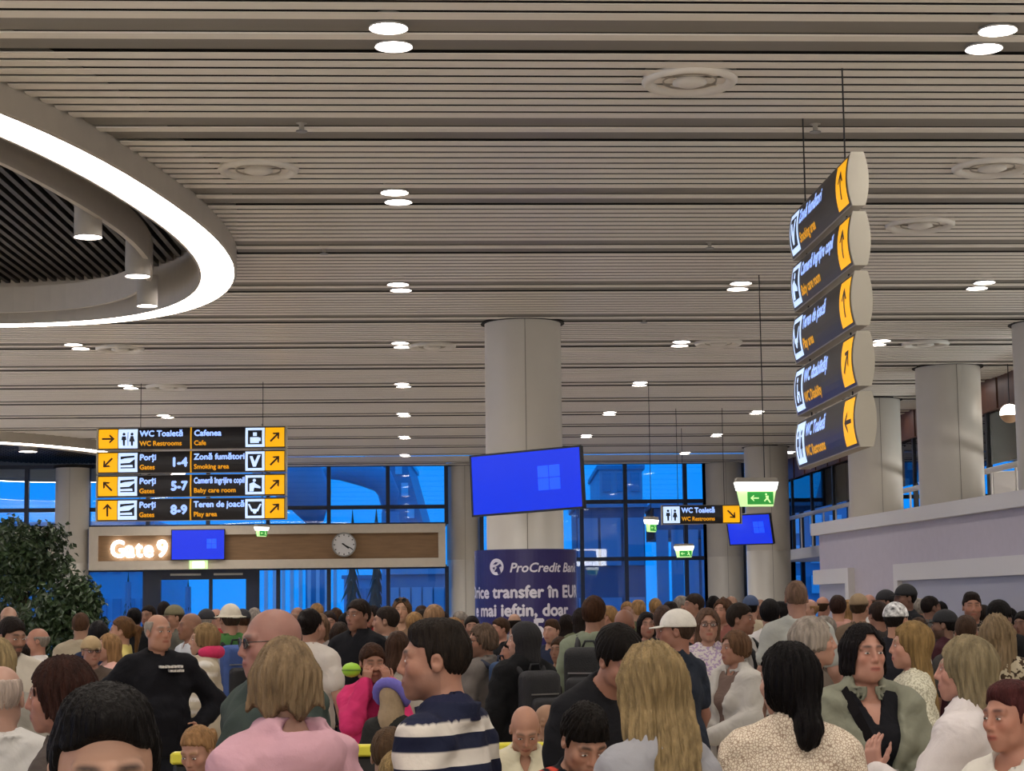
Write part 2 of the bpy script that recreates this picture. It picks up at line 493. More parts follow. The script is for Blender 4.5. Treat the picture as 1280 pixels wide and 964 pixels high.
# the gate's glass doors
dz1 = zb0
e = empty('door_1', (fx(182), YF, 0), 0, kind='structure')
x0 = fx(182)
for a, b2 in ((182, 202), (308, 322), (262, 266)):
    box('door_frame', (fx(a) - x0, -.07, 0), (fx(b2) - x0, .1, dz1), M['frame'], e)
box('door_head', (0, -.08, fz(722)), (fx(322) - x0, .12, dz1), M['frame'], e)
for a, b2 in ((202, 262), (266, 308)):
    box('pane', (fx(a) - x0, .01, .05), (fx(b2) - x0, .03, fz(722)), M['glass'], e)
    box('door_handle', (fx((a + b2) / 2 + (22 if a < 250 else -17)) - x0, -.06, .8), (fx((a + b2) / 2 + (22 if a < 250 else -17)) - x0 + .04, -.03, 1.6), M['steel'], e)
box('closer_bar', (fx(214) - x0, -.10, fz(717)), (fx(252) - x0, -.05, fz(714.5)), M['steel'], e)
box('closer_bar', (fx(268) - x0, -.10, fz(717)), (fx(304) - x0, -.05, fz(714.5)), M['steel'], e)

# gate portal beam with its recessed brown fascia
yb = YF - .55
e = empty('gate_beam', (on_y(111, 680, yb).x, yb, on_y(300, 711, yb).z), 0, 'cream gate portal beam with a long recessed brown fascia', 'beam')
bx0, bz0 = e.location.x, e.location.z
L = on_y(557, 680, yb).x - bx0; HB = on_y(300, 657, yb).z - bz0
ix0, ix1 = on_y(122, 680, yb).x - bx0, on_y(548, 680, yb).x - bx0
iz0, iz1 = on_y(300, 700, yb).z - bz0, on_y(300, 668, yb).z - bz0
box('bottom_rail', (0, 0, 0), (L, .5, iz0), M['cream'], e)
box('top_rail', (0, 0, iz1), (L, .5, HB), M['cream'], e)
box('end_rail', (0, 0, iz0), (ix0, .5, iz1), M['cream'], e)
box('end_rail', (ix1, 0, iz0), (L, .5, iz1), M['cream'], e)
box('fascia_board', (ix0, .12, iz0), (ix1, .2, iz1), M['brown'], e)
GB = (bx0, yb, bz0)
tag(box('trim_1', (fx(-360), YF - .35, zb0), (fx(72), YF + .05, zb1), M['cream']), kind='structure')
# lit gate lettering
g = empty('gate_lettering', (0, 0, 0), 0, 'glowing white gate name lettering on the brown fascia', 'sign')
p0 = on_y(138, 696.5, yb + .06)
g.location = p0
m_gate = mat('gate letters', 'ffffff', .4, emit='fff8f4', es=1.5)
pxm = YF / F
for ch, lx, wpx_ in (('G', 0, 17), ('a', 17.5, 12), ('t', 30, 9), ('e', 40, 12), ('9', 56, 13)):
    vs, fs = text_mesh(ch, .60, .018)
    xa = min(v[0] for v in vs); xb = max(v[0] for v in vs); k = wpx_ * pxm / (xb - xa); n = len(vs)
    mesh_obj('letter', [((x - xa) * k + lx * pxm, -.03, z) for x, z in vs] + [((x - xa) * k + lx * pxm, .055, z) for x, z in vs],
             [f for f in fs] + [tuple(reversed([q + n for q in f])) for f in fs], m_gate, g)
# clock
pc = on_y(430, 681, yb - .02)
c = empty('wall_clock', pc, 0, 'round white wall clock on the brown gate fascia', 'clock')
rc = 15 * (yb) / F
def disc(mb, r_, y, n=40): mb.add([(r_ * math.cos(2 * math.pi * i / n), y, r_ * math.sin(2 * math.pi * i / n)) for i in range(n)], [tuple(range(n))]); return mb
def ringy(r0, r1, y0, y1, n=40):
    mb = MB(); vs = []
    for i in range(n):
        a = 2 * math.pi * i / n
        for r_, y in ((r0, y1), (r0, y0), (r1, y0), (r1, y1)): vs.append((r_ * math.cos(a), y, r_ * math.sin(a)))
    fs = []
    for i in range(n):
        j = (i + 1) % n
        for k in range(4): fs.append((i * 4 + k, i * 4 + (k + 1) % 4, j * 4 + (k + 1) % 4, j * 4 + k))
    return mb.add(vs, fs)
MB().lathe([(rc * .97, -.13), (rc * .97, .0)], 40).build('case', M['grey'], c).rotation_euler = (R(90), 0, 0)
disc(MB(), rc * .94, -.004).build('dial', mat('clock dial', 'd8d8d8', .5), c)
ringy(rc * .9, rc, -.03, .1).build('bezel', M['steel'], c)
for i in range(12):
    a = i * math.pi / 6
    MB().box((-.012, -.01, rc * .74), (.012, -.006, rc * .86)).build('hour_mark', M['black'], c).rotation_euler = (0, a, 0)
MB().box((-.018, -.016, -.05), (.018, -.012, rc * .5)).build('hour_hand', M['black'], c).rotation_euler = (0, R(128), 0)
MB().box((-.012, -.022, -.06), (.012, -.018, rc * .75)).build('minute_hand', M['black'], c).rotation_euler = (0, R(118), 0)

# ---------------------------------------------------------------- right partition wall
WH = CAM.z + 1.3
q0 = at(1022, 655, 29.7); q1 = at(1280, 614.5, 21.5)
dirw = (q1 - q0); dirw.z = 0; Lw = dirw.length; dirw.normalize()
ez = math.atan2(dirw.y, dirw.x)
wl = empty('wall_right', (q0.x, q0.y, 0), ez, kind='structure')
topz = q0.z
m_part = mat('mauve grey partition paint', 'bcb4bc', 0.45, var=.03)
m_band = mat('partition white band', 'd5d2d0', 0.45)
LW = Lw + 9
def wpx(px, py):       # pixel -> (along, z) on the partition face
    r_ = ray(px, py); n = Vector((-dirw.y, dirw.x, 0)); t = (Vector((q0.x, q0.y, 0)) - CAM).dot(n) / r_.dot(n); p = CAM + r_ * t
    return (Vector((p.x, p.y, 0)) - Vector((q0.x, q0.y, 0))).dot(dirw), p.z
bandz = wpx(1150, 652)[1]
box('wall_body', (.06, 0, 0), (LW, .30, bandz), m_part, wl)
box('cornice_band', (-.06, -.10, bandz), (LW, .42, topz), m_band, wl)
a0, zz = wpx(1068, 712); _, zc = wpx(1068, 729)
a1, zz1 = wpx(1125, 708); _, zc1 = wpx(1130, 725)
tz = wpx(1200, 700)[1]
for (s0, s1) in ((.0, a0), (a1, LW)):
    box('portal_head', (s0, -.10, tz - .22), (s1, .0, tz), m_band, wl)
box('portal_jamb', (a0 - .16, -.10, 0), (a0, 0, tz - .22), m_band, wl)
box('portal_jamb', (a1, -.10, 0), (a1 + .16, 0, tz - .22), m_band, wl)
m_door = mat('partition door panel', 'a7a6b0', .4)
box('portal_panel', (.1, -.03, 0), (a0 - .16, -.003, tz - .22), m_door, wl)
box('portal_panel', (a1 + .16, -.03, 0), (LW, -.003, tz - .22), m_door, wl)

# ---------------------------------------------------------------- lounge gallery above and behind the partition
YG0, YG1 = 20.0, YF
wz = CEIL - .50
wr = tag(box('wall_gallery', (XR + .02, YG0 - 6, wz), (XR + .10, YG1, CEIL + .4), M['dark']), kind='structure')
npl = 46
for i in range(npl):
    y0 = YG0 + i * (YG1 - YG0) / npl
    box('plank', (XR - .03 - .02 * (i % 2), y0 + .02, wz - .02), (XR + .02, y0 + (YG1 - YG0) / npl - .02, CEIL + .02), M['wood'], wr)
tag(box('floor_gallery', (XR - .3, YG0 - 6, 2.75), (16, YF, 3.0), m_band), kind='structure')
gal = mat('gallery dark wall', '2a2422', .6, var=.3, vscale=1.2)
tag(box('wall_gallery_back', (14.6, YG0 - 6, 3.0), (14.9, YG1 - 6, CEIL + .4), gal), kind='structure')
WN[0] += 1
wg = empty('window_%d' % WN[0], (XR, 0, 3.0), 0, kind='structure')
for i in range(13):
    y0 = YG0 + i * 2.4
    if y0 > YF - 1: break
    box('mullion', (.03, y0 - .05, 0), (.11, y0 + .05, wz - 3.0), M['black'], wg)
    box('pane', (.06, y0 + .05, 0.95), (.075, y0 + 2.35, wz - 3.0), M['glass'], wg)
gr = empty('gallery_rail', (XR - .12, 0, 3.0), 0, 'white handrail along the lounge gallery above the partition', 'railing')
MB().tube([(0, YG0 - 4, .82), (0, YF - 1, .82)], .05, 10).build('handrail', m_band, gr, True)
for i in range(24):
    MB().tube([(0, YG0 - 3 + i * 1.3, 0), (0, YG0 - 3 + i * 1.3, .82)], .02, 6).build('baluster', m_band, gr)
# a lounge pendant and seats on the gallery
lp = at(1262, 517, 30.0)
pl = empty('globe_pendant', lp, 0, 'glowing white globe pendant over the lounge gallery', 'pendant lamp')
def ball(r_, n=20, z0=-1, z1=1, sq=1.0):
    pr = [(max(.0005, r_ * math.cos(math.asin(z0 + (z1 - z0) * i / 12))), r_ * sq * (z0 + (z1 - z0) * i / 12)) for i in range(13)]
    return MB().lathe(pr, n, caps=False)
ball(.15, z0=-.2).build('shade', mat('pendant glow', 'ffffff', .4, emit='fff0e0', es=4), pl, True)
ball(.152, z0=-1, z1=-.2).build('bowl', mat('pendant bowl', 'caa27e', .5), pl, True)
MB().tube([(0, 0, .15), (0, 0, CEIL - lp.z)], .008, 6).build('cord', M['black'], pl)
def lounge_chair(p, rz, label):
    e = empty('lounge_chair', p, rz, label, 'chair', 'lounge gallery chairs')
    MB().box((-.26, -.25, .40), (.26, .25, .48), .03).build('seat', m_band, e)
    MB().box((-.27, .20, .44), (.27, .28, .88), .03).build('backrest', m_band, e)
    for a in (-.22, .22):
        for b3 in (-.2, .2): MB().tube([(a, b3, .41), (a * 1.1, b3 * 1.1, 0)], .018, 6).build('leg', M['steel'], e)
for i, (y, dx) in enumerate(((28.2, .55), (30.3, 1.1), (32.6, .6), (36.5, .6), (39, 1.0))):
    lounge_chair((XR + dx, y, 3.0), i * 1.3, ('white lounge chair nearest behind the gallery rail', 'white lounge chair second along the gallery', 'white lounge chair third along the gallery', 'white lounge chair fourth along the gallery', 'white lounge chair furthest along the gallery')[i])
def table_lamp(p, label):
    e = empty('table_lamp', p, 0, label, 'lamp', 'lounge gallery lamps')
    MB().lathe([(.09, 0), (.09, .02), (.015, .04), (.015, .3)], 12).build('base', M['steel'], e, True)
    MB().lathe([(.16, .28), (.09, .48)], 16, caps=False).build('shade', mat('lamp shade glow', 'f0d8b8', .6, emit='ffd6a0', es=1.2), e, True)
def side_table(p, label):
    e = empty('side_table', p, 0, label, 'table', 'lounge gallery tables')
    MB().lathe([(.28, .70), (.28, .73)], 20).build('table_top', m_band, e); MB().lathe([(.2, 0), (.2, .02), (.025, .04), (.025, .7)], 12).build('pedestal', M['steel'], e, True)
for i, y in enumerate((29.2, 31.6, 37.5)):
    side_table((XR + .75, y, 3.0), ('round white table nearest on the gallery', 'round white table in the middle of the gallery', 'round white table far along the gallery')[i])
    table_lamp((XR + .75, y, 3.73), ('small lit lamp on the nearest gallery table', 'small lit lamp on the middle gallery table', 'small lit lamp on the far gallery table')[i])
# ================================================================== hanging wayfinding signs
HH = .18                                    # half height of one sign panel
def prof(z, t0=.042, b=.028): return -(t0 + b * (1 - min(1, (z / HH) ** 2)))
def curved_rect(name, x0, x1, z0, z1, m, parent, zc, eps, n=8):
    vs = []; fs = []
    for i in range(n + 1):
        z = z0 + (z1 - z0) * i / n
        for x in (x0, x1): vs.append((x, prof(z) - eps, z + zc))
    for i in range(n): fs.append((2 * i, 2 * i + 1, 2 * i + 3, 2 * i + 2))
    return mesh_obj(name, vs, fs, m, parent)
def curved_poly(name, polys, m, parent, zc, eps):
    vs = []; fs = []
    for p in polys:
        bm = bmesh.new(); bm.faces.new([bm.verts.new((x, 0, z)) for x, z in p])
        for k in range(-5, 6): bmesh.ops.bisect_plane(bm, geom=bm.verts[:] + bm.edges[:] + bm.faces[:], plane_co=(0, 0, k * .03), plane_no=(0, 0, 1))
        bm.verts.index_update(); n = len(vs)
        vs += [(v.co.x, prof(v.co.z) - eps, v.co.z + zc) for v in bm.verts]; fs += [tuple(v.index + n for v in f.verts) for f in bm.faces]
        bm.free()
    return mesh_obj(name, vs, fs, m, parent)
def curved_text(name, body, size, x, z, m, parent, zc, eps=.004, bold=.004, wmax=None):
    vs, fs = text_mesh(body, size, bold)
    if not vs: return
    w = max(v[0] for v in vs); k = min(1, wmax / w) if wmax else 1
    bm = bmesh.new(); bv = [bm.verts.new((a, 0, b2)) for a, b2 in vs]
    for f in fs:
        try: bm.faces.new([bv[i] for i in f])
        except ValueError: pass
    for q in range(-5, 6): bmesh.ops.bisect_plane(bm, geom=bm.verts[:] + bm.edges[:] + bm.faces[:], plane_co=(0, 0, q * .035 - z), plane_no=(0, 0, 1))
    bm.verts.index_update()
    vs = [(v.co.x, v.co.z) for v in bm.verts]; fs = [tuple(v.index for v in f.verts) for f in bm.faces]; bm.free()
    return mesh_obj(name, [(x + a * k, prof(z + b2) - eps, z + b2 + zc) for a, b2 in vs], fs, m, parent)
def arrow_polys(ang, s):
    ca, sa = math.cos(ang), math.sin(ang)
    def T(p): return [(x * ca - z * sa, x * sa + z * ca) for x, z in p]
    w = .12 * s
    return [T([(-.8 * s, -w), (.55 * s, -w), (.55 * s, w), (-.8 * s, w)]),
            T([(.85 * s, 0), (.85 * s - .17 * s, .17 * s), (.15 * s, .62 * s), (.15 * s, .34 * s), (.55 * s, 0)]),
            T([(.85 * s, 0), (.55 * s, 0), (.15 * s, -.34 * s), (.15 * s, -.62 * s), (.85 * s - .17 * s, -.17 * s)])]
def circ(x, z, r_, n=12, sx=1): return [(x + r_ * sx * math.cos(2 * math.pi * i / n), z + r_ * math.sin(2 * math.pi * i / n)) for i in range(n)]
def rect(x0, z0, x1, z1): return [(x0, z0), (x1, z0), (x1, z1), (x0, z1)]
def person_ic(x, s, skirt=False):
    body = [(x - .2 * s, .25 * s), (x - .26 * s, -.15 * s), (x - .12 * s, -.15 * s), (x - .1 * s, -.72 * s), (x + .1 * s, -.72 * s), (x + .12 * s, -.15 * s), (x + .26 * s, -.15 * s), (x + .2 * s, .25 * s)]
    if skirt: body = [(x - .13 * s, .28 * s), (x - .3 * s, -.3 * s), (x - .12 * s, -.3 * s), (x - .1 * s, -.72 * s), (x + .1 * s, -.72 * s), (x + .12 * s, -.3 * s), (x + .3 * s, -.3 * s), (x + .13 * s, .28 * s)]
    return [circ(x, .48 * s, .15 * s), body]
def picto(kind, s):
    """(dark shapes, light shapes) inside a plate of half size s"""
    fld = rect(-.74 * s, -.74 * s, .74 * s, .74 * s)
    if kind == 'wc': return person_ic(-.42 * s, s) + person_ic(.42 * s, s, True) + [rect(-.03 * s, -.72 * s, .03 * s, .7 * s)], []
    if kind == 'plane': return [[(-.75 * s, .62 * s), (.7 * s, .72 * s), (.7 * s, .52 * s), (-.3 * s, .42 * s), (-.75 * s, .3 * s)], [(-.75 * s, -.1 * s), (.2 * s, -.05 * s), (.75 * s, .35 * s), (.75 * s, -.62 * s), (.55 * s, -.62 * s), (.5 * s, -.25 * s), (-.75 * s, -.3 * s)], rect(-.75 * s, -.62 * s, .6 * s, -.5 * s)], []
    if kind == 'cup': return [fld], [rect(-.5 * s, -.6 * s, .42 * s, .0 * s), rect(-.2 * s, .12 * s, .2 * s, .5 * s), rect(.42 * s, -.4 * s, .6 * s, -.05 * s)]
    if kind == 'smoke': return [fld], [[(-.55 * s, .5 * s), (-.25 * s, .5 * s), (-.02 * s, -.1 * s), (.3 * s, .6 * s), (.6 * s, .6 * s), (.1 * s, -.6 * s), (-.2 * s, -.6 * s)]]
    if kind == 'baby': return [fld], [circ(-.05 * s, .45 * s, .17 * s), [(-.55 * s, -.7 * s), (-.55 * s, .1 * s), (-.1 * s, .28 * s), (.1 * s, .1 * s), (.6 * s, -.2 * s), (.6 * s, -.4 * s), (-.05 * s, -.3 * s), (-.15 * s, -.7 * s)]]
    if kind == 'play': return [fld], [circ(0, -.35 * s, .2 * s), [(-.7 * s, .45 * s), (-.55 * s, .5 * s), (-.25 * s, -.05 * s), (.25 * s, -.05 * s), (.55 * s, .5 * s), (.7 * s, .45 * s), (.35 * s, -.3 * s), (-.35 * s, -.3 * s)]]
    if kind == 'chair': return [fld], [circ(-.1 * s, .5 * s, .14 * s), [(-.2 * s, .3 * s), (.0 * s, .3 * s), (.05 * s, -.1 * s), (.4 * s, -.1 * s), (.55 * s, -.6 * s), (.38 * s, -.62 * s), (.28 * s, -.26 * s), (-.15 * s, -.26 * s)], circ(-.1 * s, -.42 * s, .22 * s)]
    return [fld], []
def sign_panel(root, zc, length, both=True):
    p = empty('panel', (0, 0, zc)); p.parent = root
    n = 10
    pts = [(prof(-HH + 2 * HH * i / n), -HH + 2 * HH * i / n) for i in range(n + 1)]
    sec = pts + [(-y, z) for y, z in reversed(pts)]
    k = len(sec)
    MB().add([(0, y, z) for y, z in sec] + [(length, y, z) for y, z in sec], [(i, i + k, (i + 1) % k + k, (i + 1) % k) for i in range(k)]).build('housing', M['grey'], p)
    for x0, x1 in ((-.022, 0), (length, length + .022)):
        s2 = [(y * 1.03, z * 1.02) for y, z in sec]
        MB().add([(x0, y, z) for y, z in s2] + [(x1, y, z) for y, z in s2], [tuple(reversed(range(k))), tuple(range(k, 2 * k))] + [(i, (i + 1) % k, (i + 1) % k + k, i + k) for i in range(k)]).build('end_cap', m_cap, p)
    curved_rect('face', .006, length - .006, -HH + .008, HH - .008, M['sign_dark'], p, 0, .002)
    return p
m_cap = mat('sign end cap', 'b9b4a6', .45)
def plate_arrow(p, x, ang, s=.155):
    curved_rect('arrow_plate', x - s, x + s, -s, s, M['sign_yellow'], p, 0, .004)
    curved_poly('arrow', [[(x + a, b2) for a, b2 in q] for q in arrow_polys(ang, s * .8)], M['arrow'], p, 0, .007)
def plate_icon(p, x, kind, s=.155):
    curved_rect('pictogram_plate', x - s, x + s, -s, s, M['sign_white'], p, 0, .004)
    dk, lt = picto(kind, s)
    if kind in ('wc', 'plane'): curved_poly('pictogram', [[(x + a, b2) for a, b2 in q] for q in dk], M['sign_ink'], p, 0, .007)
    else: curved_rect('pictogram_field', x - .74 * s, x + .74 * s, -.74 * s, .74 * s, M['sign_ink'], p, 0, .007)
    if lt: curved_poly('pictogram', [[(x + a, b2) for a, b2 in q] for q in lt], M['sign_white'], p, 0, .010)
def rows_text(p, x, t1, t2, wmax):
    curved_text('lettering', t1, .135, x, .035, M['sign_blue'], p, 0, bold=.006, wmax=wmax)
    curved_text('lettering', t2, .105, x, -.115, M['sign_gold'], p, 0, bold=.004, wmax=wmax)
def cables(root, pts, z0):
    for x, y in pts:
        MB().tube([(x, y, z0), (x, y, CEIL - root.location.z + .05)], .006, 6).build('suspension_cable', M['black'], root)

# tall five panel sign at right
n1 = at(1083, 560, 12.7); f1 = at(1006, 560, 14.75)
rzs = math.atan2(n1.y - f1.y, n1.x - f1.x); Ls = (Vector((n1.x, n1.y)) - Vector((f1.x, f1.y))).length
ztop = at(1083, 181, 12.7).z; zbot = at(1083, 558, 12.7).z
s1 = empty('hanging_sign', (f1.x, f1.y, zbot), rzs, 'tall hanging stack of five yellow arrow panels seen almost edge on', 'sign')
pitch = (ztop - zbot - 2 * HH) / 4
for i, (ic, a, b2, ang) in enumerate((('wc', 'WC Toaletă', 'WC Restrooms', 180), ('chair', 'WC dizabilități', 'WC Disability', 45), ('play', 'Teren de joacă', 'Play area', 90), ('baby', 'Cameră îngrijire copil', 'Baby care room', 90), ('smoke', 'Zonă fumători', 'Smoking area', 90))):
    p = sign_panel(s1, HH + i * pitch, Ls)
    plate_icon(p, .19, ic); rows_text(p, .39, a, b2, 1.15); plate_arrow(p, Ls - .19, R(ang))
cables(s1, [(.3, 0), (Ls - .35, 0)], HH)

# double four panel gate sign at left
d2 = 31.0
a2 = at(122, 652, d2); b2_ = at(357, 652, d2)
L2 = (b2_ - a2).length
s2 = empty('hanging_sign', (a2.x, a2.y, at(240, 651, d2).z), math.atan2(b2_.y - a2.y, b2_.x - a2.x), 'wide hanging sign of four rows listing gates, cafe and play area', 'sign')
pitch2 = (at(240, 533, d2).z - at(240, 651, d2).z - 2 * HH) / 3
mid = L2 * .497
LR = [(('plane', 'Porți', 'Gates', '8-9', 90), ('play', 'Teren de joacă', 'Play area')),
      (('plane', 'Porți', 'Gates', '5-7', 135), ('baby', 'Cameră îngrijire copil', 'Baby care room')),
      (('plane', 'Porți', 'Gates', '1-4', 225), ('smoke', 'Zonă fumători', 'Smoking area')),
      (('wc', 'WC Toaletă', 'WC Restrooms', '', 0), ('cup', 'Cafenea', 'Cafe'))]
for i, (l_, r_) in enumerate(LR):
    p = sign_panel(s2, HH + i * pitch2, L2)
    plate_arrow(p, .17, R(l_[4])); plate_icon(p, .49, l_[0]); rows_text(p, .68, l_[1], l_[2], .75)
    if l_[3]: curved_text('lettering', l_[3], .20, 1.19, -.07, M['sign_blue'], p, 0, bold=.012)
    curved_rect('divider', mid - .012, mid + .012, -HH, HH, M['sign_gold'], p, 0, .005)
    rows_text(p, mid + .05, r_[1], r_[2], .82); plate_icon(p, L2 - .49, r_[0]); plate_arrow(p, L2 - .17, R(45))
cables(s2, [(.68, 0), (L2 - .37, 0)], HH)

# small toilets sign
d3 = 36.0
a3 = at(828, 656, d3); b3_ = at(926, 655, d3)
L3 = (b3_ - a3).length
s3 = empty('hanging_sign', (a3.x, a3.y, a3.z), math.atan2(b3_.y - a3.y, b3_.x - a3.x), 'single hanging toilets sign with a yellow down arrow', 'sign')
p = sign_panel(s3, HH, L3)
plate_icon(p, .17, 'wc'); rows_text(p, .36, 'WC Toaletă', 'WC Restrooms', .62); plate_arrow(p, L3 - .18, R(-45))
cables(s3, [(.3, 0), (L3 - .3, 0)], HH)

# ================================================================== screens
def tv(loc, w, h, yaw, tilt, roll, label, mark=None):
    e = empty('display_screen', loc, 0, label, 'screen', 'blue information screens')
    e.matrix_world = Matrix.Translation(loc) @ Matrix.Rotation(yaw, 4, 'Z') @ Matrix.Rotation(tilt, 4, 'X') @ Matrix.Rotation(roll, 4, 'Y')
    box('casing', (-w / 2, 0, -h / 2), (w / 2, .07, h / 2), M['black'], e, .012)
    box('display', (-w / 2 + .02, -.004, -h / 2 + .02), (w / 2 - .02, .002, h / 2 - .02), M['screen'], e)
    for sx in (-1, 1): box('bezel', (sx * (w / 2 - .01) - .011, -.010, -h / 2), (sx * (w / 2 - .01) + .011, .003, h / 2), M['black'], e)
    for sz in (-1, 1): box('bezel', (-w / 2, -.010, sz * (h / 2 - .01) - .011), (w / 2, .003, sz * (h / 2 - .01) + .011), M['black'], e)
    if mark:
        x, z, s = mark
        for i in (0, 1):
            for j in (0, 1): box('screen_mark', (x + i * s * 1.06, -.007, z + j * s * 1.06), (x + i * s * 1.06 + s, -.0045, z + j * s * 1.06 + s), M['screen2'], e)
    return e
ca_x, ca_y, ca_r = colA[1:]
t1p = at(657.5, 602, 22.6)
t1 = tv(t1p, 1.47, .735, R(-30), R(0), R(-2.2), 'big blue screen mounted on the round column above the advert', (.16, -.12, .14))
MB().tube([(0, .07, 0), (-.55, 1.9, 0)], .05, 10).build('mount_arm', M['steel'], t1)
t2 = tv(at(937, 662, 40.5), 1.05, .66, R(-38), R(14), 0, 'small tilted blue screen on the far right column', (.1, -.08, .12))
MB().tube([(0, .07, 0), tuple(t2.matrix_world.inverted() @ Vector((colB[1], colB[2] - colB[3] + .05, t2.matrix_world.translation.z + .1)))], .05, 8).build('mount_arm', M['steel'], t2)
t3 = tv(Vector(on_y(247.5, 681, yb - .10)), 1.36, .78, 0, 0, 0, 'small blue screen on the gate fascia beside the gate lettering', (.22, -.1, .12))

# ================================================================== bank advert around the column
BR = .66
d_ad = (Vector((ca_x, ca_y, 1.65)) - CAM).dot(cam_rot @ Vector((0, 0, -1)))
zad = at(658, 686, d_ad - BR).z
m_ad = mat('advert vinyl', '2c2560', 0.32, var=.06)
m_adt = mat('advert white print', 'dcd8e4', .4)
ad = empty('column_advert', (ca_x, ca_y, 0), 0, 'dark blue bank advert wrapped around the big column', 'advert')
MB().lathe([(BR, .02), (BR, zad), (BR - .03, zad), (BR - .03, .02)], 72, caps=False).build('vinyl_wrap', m_ad, ad, False)
MB().lathe([(BR - .02, zad), (ca_r + .005, zad)], 48, caps=False).build('top_ring', m_ad, ad)
base_ang = math.atan2(-ca_y, -ca_x)
def wrap_text(body, size, px, py, bold=.004, shear=0.0):
    """lettering whose start lies at an arc position in metres right of the facing line"""
    vs, fs = text_mesh(body, size, bold, shear=shear)
    out = []
    z0 = at(658, py, d_ad - BR).z
    for x, z in vs:
        a = base_ang + (px + x) / BR
        out.append(((BR + .004) * math.cos(a), (BR + .004) * math.sin(a), z0 + z))
    return mesh_obj('lettering', out, fs, m_adt, ad)
def wrap_poly(name, polys, m, s, zc, off=.004):
    vs = []; fs = []
    for p in polys:
        n = len(vs)
        for x, z in p:
            a = base_ang + (s + x) / BR; vs.append(((BR + off) * math.cos(a), (BR + off) * math.sin(a), zc + z))
        fs.append(tuple(range(n, n + len(p))))
    return mesh_obj(name, vs, fs, m, ad)
zl = at(658, 708, d_ad - BR).z
wrap_poly('logo', [circ(0, 0, .105, 24)], m_adt, -.39, zl)
wrap_poly('logo', [[(-.05, .03), (-.01, .06), (.03, .055), (.0, .03)], [(-.01, .0), (.06, .04), (.08, .01), (.03, -.015)], [(-.06, -.01), (-.02, .0), (-.03, -.04)], [(.0, -.04), (.055, -.03), (.07, -.08), (.03, -.10)]], m_ad, -.39, zl, .009)
wrap_text('ProCredit Bank', .165, -.21, 715, .004, .25)
wrap_text('Orice transfer în EUR', .215, -1.02, 747, .008)
wrap_text('e mai ieftin, doar', .215, -.86, 770, .008)
wrap_text('5', .36, .07, 799, .012)
wrap_text('EUR*', .215, .30, 797, .008)

# ================================================================== emergency exit lamps
def exit_lamp(px, py, d, w, yaw, label, hang=True):
    p = at(px, py, d)
    e = empty('exit_lamp', p, yaw, label, 'exit sign', 'hanging exit lamps')
    h = w * .55
    MB().prism([(-w / 2, -.0), (w / 2, 0), (w / 2 - .02, .05), (-w / 2 + .02, .05)], -.05, .05).build('housing', M['grey'], e)
    MB().prism([(-w / 2, 0), (-w / 2 + .025, -h * .34), (w / 2 - .025, -h * .34), (w / 2, 0)], -.045, .045).build('light_tube', M['exit_white'], e)
    MB().prism([(-w / 2 + .025, -h * .34), (-w / 2 + .06, -h), (w / 2 - .06, -h), (w / 2 - .025, -h * .34)], -.02, .02).build('sign_plate', M['exit_pale'], e)
    g0, g1, gz0, gz1 = -w * .22, w * .38, -h * .92, -h * .40
    for sy in (-1, 1):
        o = MB().prism([(g0, gz0), (g1, gz0), (g1, gz1), (g0, gz1)], -.027, -.0205).build('green_field', M['exit_green'], e)
        cx_, cz_ = g0 + (g1 - g0) * .28, (gz0 + gz1) / 2; s = (gz1 - gz0) * .42
        pl_ = arrow_polys(math.pi, s)
        mb = MB()
        for q in pl_: mb.add([(cx_ + a, -.029, cz_ + b) for a, b in q], [tuple(range(len(q)))])
        mx_ = g0 + (g1 - g0) * .76
        for q in ([circ(mx_ - s * .2, cz_ + s * .72, s * .2, 8)] + [[(mx_ - s * .35, cz_ + s * .45), (mx_ + s * .3, cz_ + s * .45), (mx_ + s * .25, cz_ - s * .1), (mx_ + s * .75, cz_ - s * .85), (mx_ + s * .45, cz_ - s * .9), (mx_, cz_ - s * .25), (mx_ - s * .5, cz_ - s * .7), (mx_ - s * .65, cz_ - s * .5), (mx_ - s * .2, cz_ + s * .0)]]):
            mb.add([(a, -.029, b) for a, b in q], [tuple(range(len(q)))])
        o2 = mb.build('arrow_mark', M['exit_pale'], e)
        if sy > 0:
            for q in (o, o2): q.rotation_euler = (0, 0, math.pi)
    if hang: MB().tube([(w * .2 if px > 900 else 0, 0, .05), (w * .2 if px > 900 else 0, 0, CEIL - p.z + .04)], .006, 6).build('suspension_rod', M['black'], e)
exit_lamp(945, 603, 21.4, .49, R(4), 'large green exit lamp with left arrow hanging before the right column')
exit_lamp(814, 650, 31.5, .36, R(55), 'small green exit lamp seen side on, left of the toilets sign')
exit_lamp(855, 683, 40, .42, R(-15), 'small far exit lamp hanging below the toilets sign')
exit_lamp(327, 659, 38, .34, R(50), 'small exit lamp hanging under the left gate sign')
pe = Vector(on_y(248, 706, yb - .06))
e = empty('door_exit_sign', pe, 0, 'flat glowing green exit sign above the gate door', 'exit sign')
box('case', (-.23, 0, -.11), (.23, .08, .11), M['exit_pale'], e, .01); box('lit_face', (-.15, -.004, -.08), (.15, .0, .08), M['exit_white'], e)

